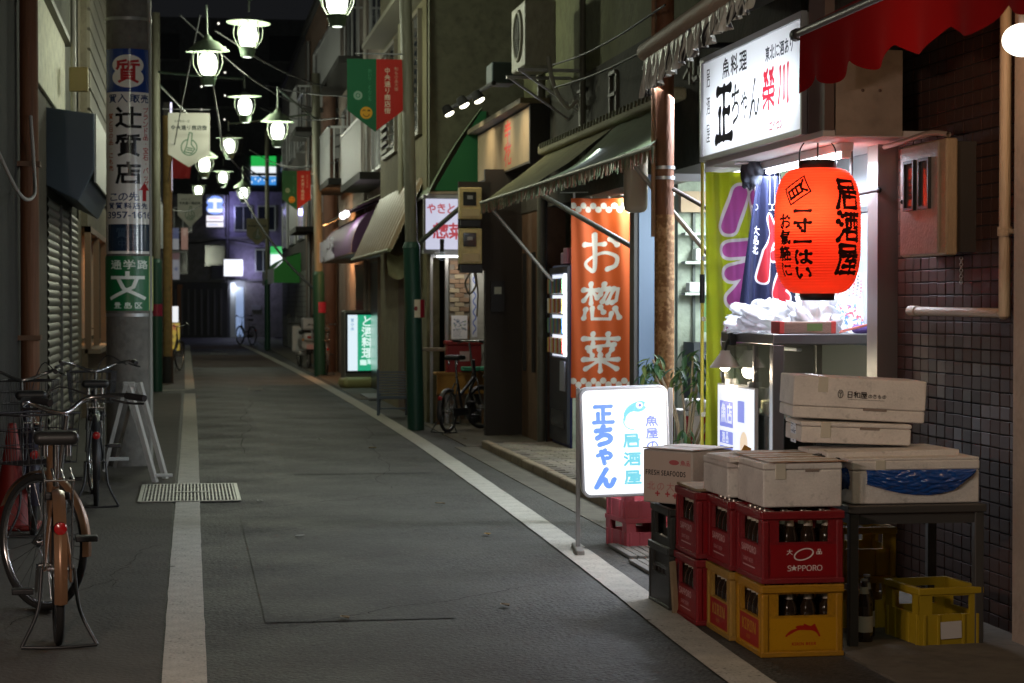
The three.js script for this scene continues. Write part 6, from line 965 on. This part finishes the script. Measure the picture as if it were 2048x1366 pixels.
{ // steel table with boxes on it
  const o = thing('steel_table', 'low dark steel table carrying foam boxes beside the crates', 'table'), m = mt(.085, .08, .075, .5, .4), X0 = 2.81, X1 = 3.44, D0 = 8.28, D1 = 8.9;
  part(o, 'top', RB(X1 - X0, .035, D1 - D0, .006, (X0 + X1) / 2, .605, -(D0 + D1) / 2), m); part(o, 'apron', M(bx(X0 + .02, X1 - .02, .54, .587, D0 + .02, D0 + .04), bx(X0 + .02, X0 + .04, .54, .587, D0 + .04, D1 - .02)), m); for (const x of [X0 + .03, X1 - .03]) for (const d of [D0 + .03, D1 - .03]) part(o, 'leg', RB(.042, .587, .042, .006, x, .294, -d), m);
}
foamBox('long white foam box with blue plastic film on the steel table', [3.13, .624, -8.52], [0, .0, 0], .58, .19, .4, .042);
{ // blue film
  const g = sheet((u, v) => { const top = .152, w = .5, dr = .135 * (.35 + .65 * Math.sin(Math.PI * Math.min(1, u * .75 + .22))) * (u > .8 ? Math.sqrt(Math.max(0, (1 - u) / .2)) : 1); return V(-.24 + w * u, top - dr * v * (.6 + .5 * u), .004 + .014 * Math.sin(v * Math.PI) + .016 * Math.abs(noise.noise(u * 8, v * 5, 4)) + .003 * noise.noise(u * 20, v * 10, 9)); }, 90, 40);
  solo('blue_film', 'crumpled blue plastic film spilling from under the foam box lid', 'film', g, mt(.01, .07, .3, .22, 0, { clearcoat: .6, clearcoatRoughness: .1 }), [3.14, .622, -8.318]);
  solo('blue_film', 'small bunch of dark blue film between the foam boxes', 'film', crumple(.045, .045, .05, .35, 2.5, 21, 1, 32), mt(.012, .05, .2, .25, 0, { clearcoat: .5 }), [2.83, .73, -8.4]);
}
solo('foam_slab', 'thin white foam lid jutting out to the right below the tilted boxes', 'lid', boxUV(RB(.62, .032, .38, .006), .6), foam, [3.06, .832, -8.62], [0, .04, .008]);
solo('foam_slab', 'flat white foam lid lying on the long foam box', 'lid', boxUV(RB(.6, .012, .4, .004), .6), foam, [3.12, .8205 - .001, -8.52], [0, 0, 0]);
solo('black_bag', 'folded black plastic bag squeezed between the foam lids', 'bag', crumple(.07, .03, .08, .3, 2, 33, 1, 32), mt(.012, .012, .014, .3), [2.8, .815, -8.5]);
const logo = canvasTex(512, 128, (c, w, h) => { c.clearRect(0, 0, w, h); c.strokeStyle = '#2a2422'; c.lineWidth = 5; c.beginPath(); c.ellipse(44, 62, 22, 34, 0, 0, 7); c.stroke(); c.beginPath(); c.arc(44, 50, 9, 0, 7); c.moveTo(30, 28); c.lineTo(58, 28); c.moveTo(44, 60); c.lineTo(44, 92); c.stroke(); htext(c, '日和屋', 100, 34, 58, 62, 11, '#2a2422'); htext(c, 'のきもの', 292, 52, 36, 42, 11, '#2a2422'); c.fillStyle = '#6a5f5a'; c.fillRect(110, 104, 330, 3); });
foamBox('white foam box tilted on its lid under the logo box', [2.97, .866, -8.78], [0, -.1, -.035], .5, .095, .36, .02);
foamBox('white foam box with black house logo on top of the stack', [3.0, .97, -8.82], [0, -.13, -.05], .6, .19, .36, .135, [logo, [.26, .065], [.02, .115]]);
{ const t = canvasTex(96, 128, (c, w, h) => { fill(c, w, h, '#dde2ee'); c.fillStyle = '#3a4668'; for (let i = 0; i < 30; i++) c.fillRect(rnd() * 80, rnd() * 116, 6 + rnd() * 18, 3 + rnd() * 4); }); solo('delivery_label', 'printed delivery label stuck on the end of the tilted foam box', 'label', new THREE.PlaneGeometry(.12, .09).rotateY(-Math.PI / 2 - .1), mt(1, 1, 1, .6, 0, { map: t }), [2.722, .91, -8.8]); }
// yellow crates and bottles under the table
const yl = mt(.4, .26, .01, .5);
plasticCrate('yellow_crate', 'yellow plastic crate on the ground under the steel table, lower of two', [3.06, 0, -8.95], -.08, .3, .25, .36, yl, 'yellow crates under the steel table'); plasticCrate('yellow_crate', 'yellow plastic crate stacked on another under the steel table', [3.06, .252, -8.95], -.06, .3, .22, .36, yl, 'yellow crates under the steel table'); plasticCrate('yellow_crate', 'open yellow crate with a white paper slip beside the table leg', [3.26, 0, -8.45], .1, .3, .26, .34, mt(.4, .27, .01, .5), 'yellow crates under the steel table');
solo('paper_slip', 'white paper slip taped to the open yellow crate', 'paper', plane(.1, .075), mt(.6, .56, .54, .8), [3.275, .075, -8.274], [0, .1, .03]);
for (const [x, d, l] of [[2.93, 8.42, 'clear glass bottle standing on the ground beside the yellow crates'], [2.99, 8.56, 'dark bottle standing behind the clear bottle under the table']]) { const b = beerBottle.clone(); b.name = numbered('glass_bottle'); b.position.set(x, 0, -d); b.userData = { label: l, category: 'bottle' }; scene.add(b); }
solo('wood_wedge', 'short wooden offcut leaning against the black crate', 'wood', RB(.03, .26, .02, .004, 0, .13, 0), mottled(.4, .3, .18, .8), [2.31, 0.005, -9.36], [.12, .3, .1]);

// ---------------------------------------------------------------- bicycles
const chrome = mt(.6, .6, .6, .22, 1), blackP = mt(.02, .02, .022, .4);
const wheelCache = new Map();
function wheelParts(r) {
  if (wheelCache.has(r)) return wheelCache.get(r);
  const tyre = new THREE.TorusGeometry(r - .018, .018, 8, 56).rotateY(Math.PI / 2), rim = lathe([[r - .034, -.011], [r - .036, -.011], [r - .045, 0], [r - .036, .011], [r - .034, .011]], 56).rotateZ(Math.PI / 2);
  const sp = []; for (let i = 0; i < 28; i++) { const a = i / 28 * Math.PI * 2, s = i % 2 ? 1 : -1; sp.push(bar([s * .022, Math.cos(a + .5) * .02, Math.sin(a + .5) * .02], [0, Math.cos(a) * (r - .04), Math.sin(a) * (r - .04)], .0016, 4)); }
  const hub = M(bar([-.045, 0, 0], [.045, 0, 0], .012), bar([-.026, 0, 0], [-.02, 0, 0], .026, 14), bar([.02, 0, 0], [.026, 0, 0], .026, 14)); const w = [tyre, rim, M(sp), hub]; wheelCache.set(r, w); return w;
}
function wheel(parent, r, pos) { const g = new THREE.Group(); g.name = 'wheel'; g.position.set(...pos); parent.add(g); const [t, ri, s, h] = wheelParts(r); part(g, 'tyre', t, rubber); part(g, 'rim', ri, chrome); part(g, 'spokes', s, chrome).userData = { kind: 'stuff' }; part(g, 'hub', h, chrome); return g; }
function fender(r, a0, a1, w = .027) { return sheet((u, v) => { const a = a0 + (a1 - a0) * v, x = (u - .5) * 2 * w, rr_ = r + .016 - .008 * Math.abs(u - .5) * 2 * 1.4; return V(x, Math.cos(a) * rr_, Math.sin(a) * rr_); }, 6, 28); }
// bicycle: rear wheel hub above the origin, front towards -z, x to the right
function bicycle(label, pos, turn, o_ = {}) {
  const { r = .335, base: wb = 1.08, col = mt(.4, .26, .14, .35, .3), steer = 0, basket = 1, carrier = 1, saddleH = .9, fold = 0, stand = 1, fcol = col, lean = 0, bar_ = .96 } = o_;
  const o = thing('bicycle', label, 'bicycle', pos, turn, 'parked bicycles'); o.rotation.z = lean; const bb = [0, r - .04, -.45], head = [0, .74, -wb + .2], headLow = [0, .6, -wb + .16], seat = [0, saddleH - .22, -.24];
  part(o, 'frame', M(bar([0, r - .03, -.42], seat, .016), tube([headLow, [0, .45, -wb + .32], [0, .36, -.65], bb], .02, 20, 8), fold ? bar([0, .62, -wb + .18], [0, .42, -.35], .02) : tube([head, [0, .5, -wb + .38], [0, .46, -.55], [0, .5, -.36]], .016, 18, 8), ...[-1, 1].flatMap((s) => [bar([s * .06, r, 0], [s * .03, r - .04, -.42], .01), bar([s * .06, r, 0], [s * .02, saddleH - .3, -.24], .009)]), bar(headLow, [0, .82, -wb + .22], .02)), col);
  wheel(o, r, [0, r, 0]); part(o, 'rear_fender', fender(r, -2.2 + Math.PI / 2 + .3, 1.9), fcol, [0, r, 0]);
  part(o, 'saddle', M(RB(.2, .06, .14, .03, 0, saddleH, -.16), RB(.11, .055, .24, .026, 0, saddleH - .004, -.28)), mt(.02, .02, .02, .45)); part(o, 'seat_post', bar([0, saddleH - .3, -.25], [0, saddleH - .02, -.22], .013), chrome);
  for (const x of [-.05, .05]) part(o, 'saddle_spring', bar([x, saddleH - .08, -.14], [x, saddleH - .02, -.14], .014), chrome);
  part(o, 'chain_guard', RB(.012, .09, .46, .006, .055, r - .02, -.24), fold ? blackP : fcol);
  const cr = part(o, 'crank', M(bar([-.07, bb[1], bb[2]], [.07, bb[1], bb[2]], .012), sqbar([.075, bb[1], bb[2]], [.08, bb[1] + .13, bb[2] + .1], .014, .02), sqbar([-.075, bb[1], bb[2]], [-.08, bb[1] - .13, bb[2] - .1], .014, .02), bar([.05, bb[1], bb[2]], [.056, bb[1], bb[2]], .08, 28)), chrome);
  part(o, 'pedal', RB(.1, .026, .075, .006, .14, bb[1] + .13, bb[2] + .1), blackP); part(o, 'pedal', RB(.1, .026, .075, .006, -.14, bb[1] - .13, bb[2] - .1), blackP);
  // steering group parts
  const st = new THREE.Group(); st.name = 'fork'; st.position.set(0, 0, -wb + .1); st.rotation.y = steer; o.add(st);
  part(st, 'fork_blade', M(...[-1, 1].map((s) => tube([[s * .012, .66, .07], [s * .05, .58, .05], [s * .055, .42, .02], [s * .055, r, -.06]], .011, 14, 6))), chrome); wheel(st, r, [0, r, -.06]); part(st, 'front_fender', fender(r, -1.1, 1.7), fcol, [0, r, -.06]);
  part(st, 'stem', bar([0, .66, .07], [0, bar_, .13], .013), chrome); const hb = bar_ + .02;
  part(st, 'handlebar', fold ? bar([-.28, hb, .12], [.28, hb, .12], .012) : tube([[-.28, hb + .06, .34], [-.27, hb + .07, .2], [-.18, hb + .05, .05], [0, hb - .01, .1], [.18, hb + .05, .05], [.27, hb + .07, .2], [.28, hb + .06, .34]], .011, 36, 8), chrome);
  for (const s of [-1, 1]) { part(st, 'grip', fold ? bar([s * .17, hb, .12], [s * .29, hb, .12], .017) : bar([s * .275, hb + .068, .24], [s * .28, hb + .058, .37], .017), blackP); part(st, 'brake_lever', fold ? bar([s * .14, hb - .01, .1], [s * .27, hb - .035, .07], .006) : tube([[s * .25, hb + .05, .16], [s * .31, hb + .03, .2], [s * .315, hb + .03, .32]], .006, 10), blackP); }
  part(st, 'brake_cable', tube([[.24, hb + .04, .12], [.1, hb + .1, -.1], [.02, hb - .1, -.1], [.02, .66, .0]], .004, 18, 5), blackP);
  if (basket) { const gs = [], W = .36, Hb = .24, Dp = .26, z0 = -.06; for (let i = 0; i <= 9; i++) { const x = -W / 2 + W * i / 9, k = .88; gs.push(bar([x, Hb, z0], [x * k, 0, z0], .0025, 4), bar([x, Hb, z0 - Dp], [x * k, 0, z0 - Dp], .0025, 4), bar([x * k, 0, z0], [x * k, 0, z0 - Dp], .0025, 4)); } for (let i = 0; i <= 6; i++) { const z = z0 - Dp * i / 6; for (const s of [-1, 1]) gs.push(bar([s * W / 2, Hb, z], [s * W / 2 * .88, 0, z], .0025, 4)); } for (const y of [0, .08, .16, Hb]) { const k = .88 + .12 * y / Hb, w = W / 2 * k; for (const z of [z0, z0 - Dp]) gs.push(bar([-w, y, z], [w, y, z], y === Hb ? .006 : .003, 5)); for (const s of [-1, 1]) gs.push(bar([s * w, y, z0], [s * w, y, z0 - Dp], y === Hb ? .006 : .003, 5)); } part(st, 'basket', M(gs).translate(0, .72, .06), basket === 2 ? mt(.5, .5, .52, .4, .5) : mt(.06, .06, .065, .4, .5)); }
  part(st, 'headlamp', M(lathe([[0, 0], [.03, 0], [.035, .03], [.02, .07], [0, .075]], 16).rotateX(Math.PI / 2).translate(.07, .62, -.1)), blackP);
  if (carrier) part(o, 'carrier', M(...[-.06, -.02, .02, .06].map((x) => bar([x, r * 2 + .09, -.16], [x, r * 2 + .07, .2], .005)), ...[-.06, .06].map((x) => bar([x, r * 2 + .075, .1], [x, r, .01], .005)), bar([-.06, r * 2 + .07, .2], [.06, r * 2 + .07, .2], .005)), fold ? blackP : chrome);
  part(o, 'rear_reflector', lathe([[0, .012], [.024, .01], [.03, 0], [0, 0]], 20).rotateX(Math.PI / 2).translate(0, r * 1.62, r * .87), mt(.35, .01, .012, .2, 0, { clearcoat: 1 }));
  if (stand) part(o, 'kickstand', M(tube([[-.07, r, 0], [-.09, .16, .06], [-.16, .015, .12]], .008, 12), tube([[.07, r, 0], [.09, .16, .06], [.16, .015, .12]], .008, 12), tube([[-.16, .015, .12], [0, .01, .13], [.16, .015, .12]], .008, 12)), blackP);
  part(o, 'lock', RB(.11, .035, .03, .01, 0, r * 2 - .02, -.05), blackP);
  return o;
}
bicycle('bronze city bicycle with turned front wheel and red rear reflector', [-.57, 0, -8.95], .1, { steer: .62, basket: 1, col: mt(.22, .12, .065, .32, .35) });
bicycle('black city bicycle parked between the bronze one and the wooden easel', [-.68, 0, -15.0], .06, { col: blackP, steer: .1, basket: 1 });
bicycle('dark bicycle with wire basket leaning by the rusty downpipe', [-1.0, 0, -13.2], .12, { col: mt(.03, .03, .05, .4), steer: -.25, basket: 1 });
bicycle('black folding bicycle with small wheels beside the green pole', [2.93, 0.01, -22.75], -.55, { r: .25, base: .95, fold: 1, basket: 0, carrier: 0, saddleH: .86, bar_: 1.02, col: blackP, steer: -.4 });
bicycle('bicycle with grey wire basket between the second green pole and the green sign', [2.78, 0.01, -41.2], .05, { col: mt(.08, .08, .09, .4), basket: 2 });
bicycle('dark bicycle beside the yellow sign across the street', [-.52, 0, -44.2], -.3, { col: blackP, basket: 0 });
bicycle('distant dark bicycle leaning by the slim far pole', [2.2, 0.01, -71], .4, { col: blackP, basket: 0 });
{ // scooter seen from behind
  const p = G(618, 737), o = thing('scooter', 'white motor scooter parked with its tail to us beside the second green pole', 'scooter', [p.x, .0, p.z - .1], .12), w = mt(.55, .53, .52, .3, 0, { clearcoat: .6 });
  for (const z of [0, -1.25]) wheel(o, .22, [0, .22, z]);
  part(o, 'body', M(RB(.34, .34, .7, .12, 0, .58, -.22), RB(.3, .2, .4, .08, 0, .72, .06), RB(.3, .1, .5, .04, 0, .34, -.7)), w); part(o, 'leg_shield', RB(.42, .62, .1, .05, 0, .66, -1.05), w); part(o, 'seat', RB(.28, .12, .62, .05, 0, .83, -.28), black); part(o, 'tail_lamp', RB(.16, .06, .03, .012, 0, .72, .25), mt(.3, .02, .02, .25)); part(o, 'number_plate', B(.2, .11, .006, 0, .5, .3), mt(.6, .3, .3, .5)); part(o, 'handlebar', M(bar([-.32, 1.02, -.95], [.32, 1.02, -.95], .014), bar([0, .9, -1.05], [0, 1.04, -.95], .03)), black); part(o, 'mirror', M(RB(.1, .07, .02, .01, -.3, 1.2, -.93), bar([-.27, 1.03, -.95], [-.3, 1.18, -.94], .006)), black); part(o, 'mirror', M(RB(.1, .07, .02, .01, .3, 1.2, -.93), bar([.27, 1.03, -.95], [.3, 1.18, -.94], .006)), black); part(o, 'top_box', RB(.36, .28, .3, .05, 0, 1.02, .1), mt(.4, .4, .42, .35)); part(o, 'mudguard', RB(.14, .16, .2, .04, 0, .42, .14), black); part(o, 'stand', M(bar([-.12, 0, -.3], [-.08, .3, -.3], .012), bar([.12, 0, -.3], [.08, .3, -.3], .012)), black); part(o, 'indicator', RB(.05, .05, .03, .012, -.17, .66, .22), mt(.5, .2, .02, .3)); part(o, 'indicator', RB(.05, .05, .03, .012, .17, .66, .22), mt(.5, .2, .02, .3));
}
{ // white A-frame seen edge on
  const o = thing('folding_easel', 'scuffed white wooden easel board folded open beside the concrete pole', 'easel', [-.5, 0, -17.0]), m = mottled(.5, .49, .47, .75, stainTex);
  for (const [x, z] of [[.02, .0], [.1, -.34]]) part(o, 'front_rail', sqbar([x + .2, 0, z + .06], [x - .02, .82, z - .02], .06, .035), m); for (const [x, z] of [[-.12, .06], [-.05, -.3]]) part(o, 'rear_rail', sqbar([x - .08, .1, z], [x + .1, .82, z], .055, .03), m); part(o, 'board', sheet((u, v) => V(.17 - .2 * v, .12 + .62 * v, .03 - .34 * u), 2, 2), mt(.16, .15, .14, .8)); part(o, 'hinge', RB(.1, .04, .1, .01, 0, .82, -.04), m); part(o, 'foot_clip', RB(.16, .025, .04, .006, .28, .06, .05), mt(.45, .45, .43, .6)); part(o, 'foot_clip', RB(.2, .03, .04, .006, -.1, .2, .04), mt(.45, .45, .43, .6));
}
{ // traffic cones
  for (const [x, d, l] of [[-1.16, 13.6, 'red-orange traffic cone standing behind the bicycles']]) { const o = thing('traffic_cone', l, 'traffic cone', [x, .004, -d]); part(o, 'cone', lathe([[.15, .03], [.12, .1], [.03, .68], [.026, .7], [0, .7]], 28), mt(.2, .01, .007, .55)); part(o, 'base', RB(.36, .035, .36, .02, 0, .018, 0), mt(.2, .012, .008, .6));  }
}
{ // catch-basin grating on the line
  const o = thing('drain_grating', 'galvanised steel drain grating set across the left white line', 'grating', [0, 0, -15.9]), W = .74, Dp = 1.42, gv = mt(.3, .3, .27, .5, .6);
  part(o, 'pit', B(W, .003, Dp, 0, .0105, 0), mt(.02, .02, .018, .9)); part(o, 'frame', M(RB(W, .008, .03, .002, 0, .012, Dp / 2), RB(W, .008, .03, .002, 0, .012, -Dp / 2), RB(.03, .008, Dp, .002, -W / 2, .012, 0), RB(.03, .008, Dp, .002, W / 2, .012, 0)), gv);
  for (let i = 1; i < 27; i++) part(o, 'bar', RB(.013, .007, Dp - .03, .002, -W / 2 + W * i / 27, .0135, 0, 1), gv); part(o, 'cross_strip', M(...[-.46, -.23, 0, .23, .46].map((z) => B(W - .03, .004, .014, 0, .0135, z))), gv); part(o, 'name_plate', RB(.26, .004, .05, .002, .02, .019, .02), gv);
}
// litter
const leafG = sheet((u, v) => V((u - .5) * .05 * Math.sin(Math.PI * v), .004 + .012 * Math.abs(u - .5), (v - .5) * .08), 2, 4), lf = [mt(.3, .18, .04, .8), mt(.16, .11, .05, .8), mt(.3, .3, .26, .8)];
for (const [x, y, k] of [[975, 1072, 0], [640, 880, 2], [600, 1076, 2], [745, 898, 0], [880, 1010, 1], [930, 880, 1], [520, 1005, 2], [1010, 1215, 1], [690, 1240, 1], [1020, 870, 0]]) { const p = G(x, y); solo('fallen_leaf', 'dry leaf scrap lying on the asphalt', 'leaf', leafG, lf[k], [p.x, .008, p.z], [0, rr(0, 6), 0], 'leaf scraps on the road'); }

scene.traverse((o) => { if (o.isMesh) { o.castShadow = true; o.receiveShadow = true; } });
renderer.render(scene, camera);
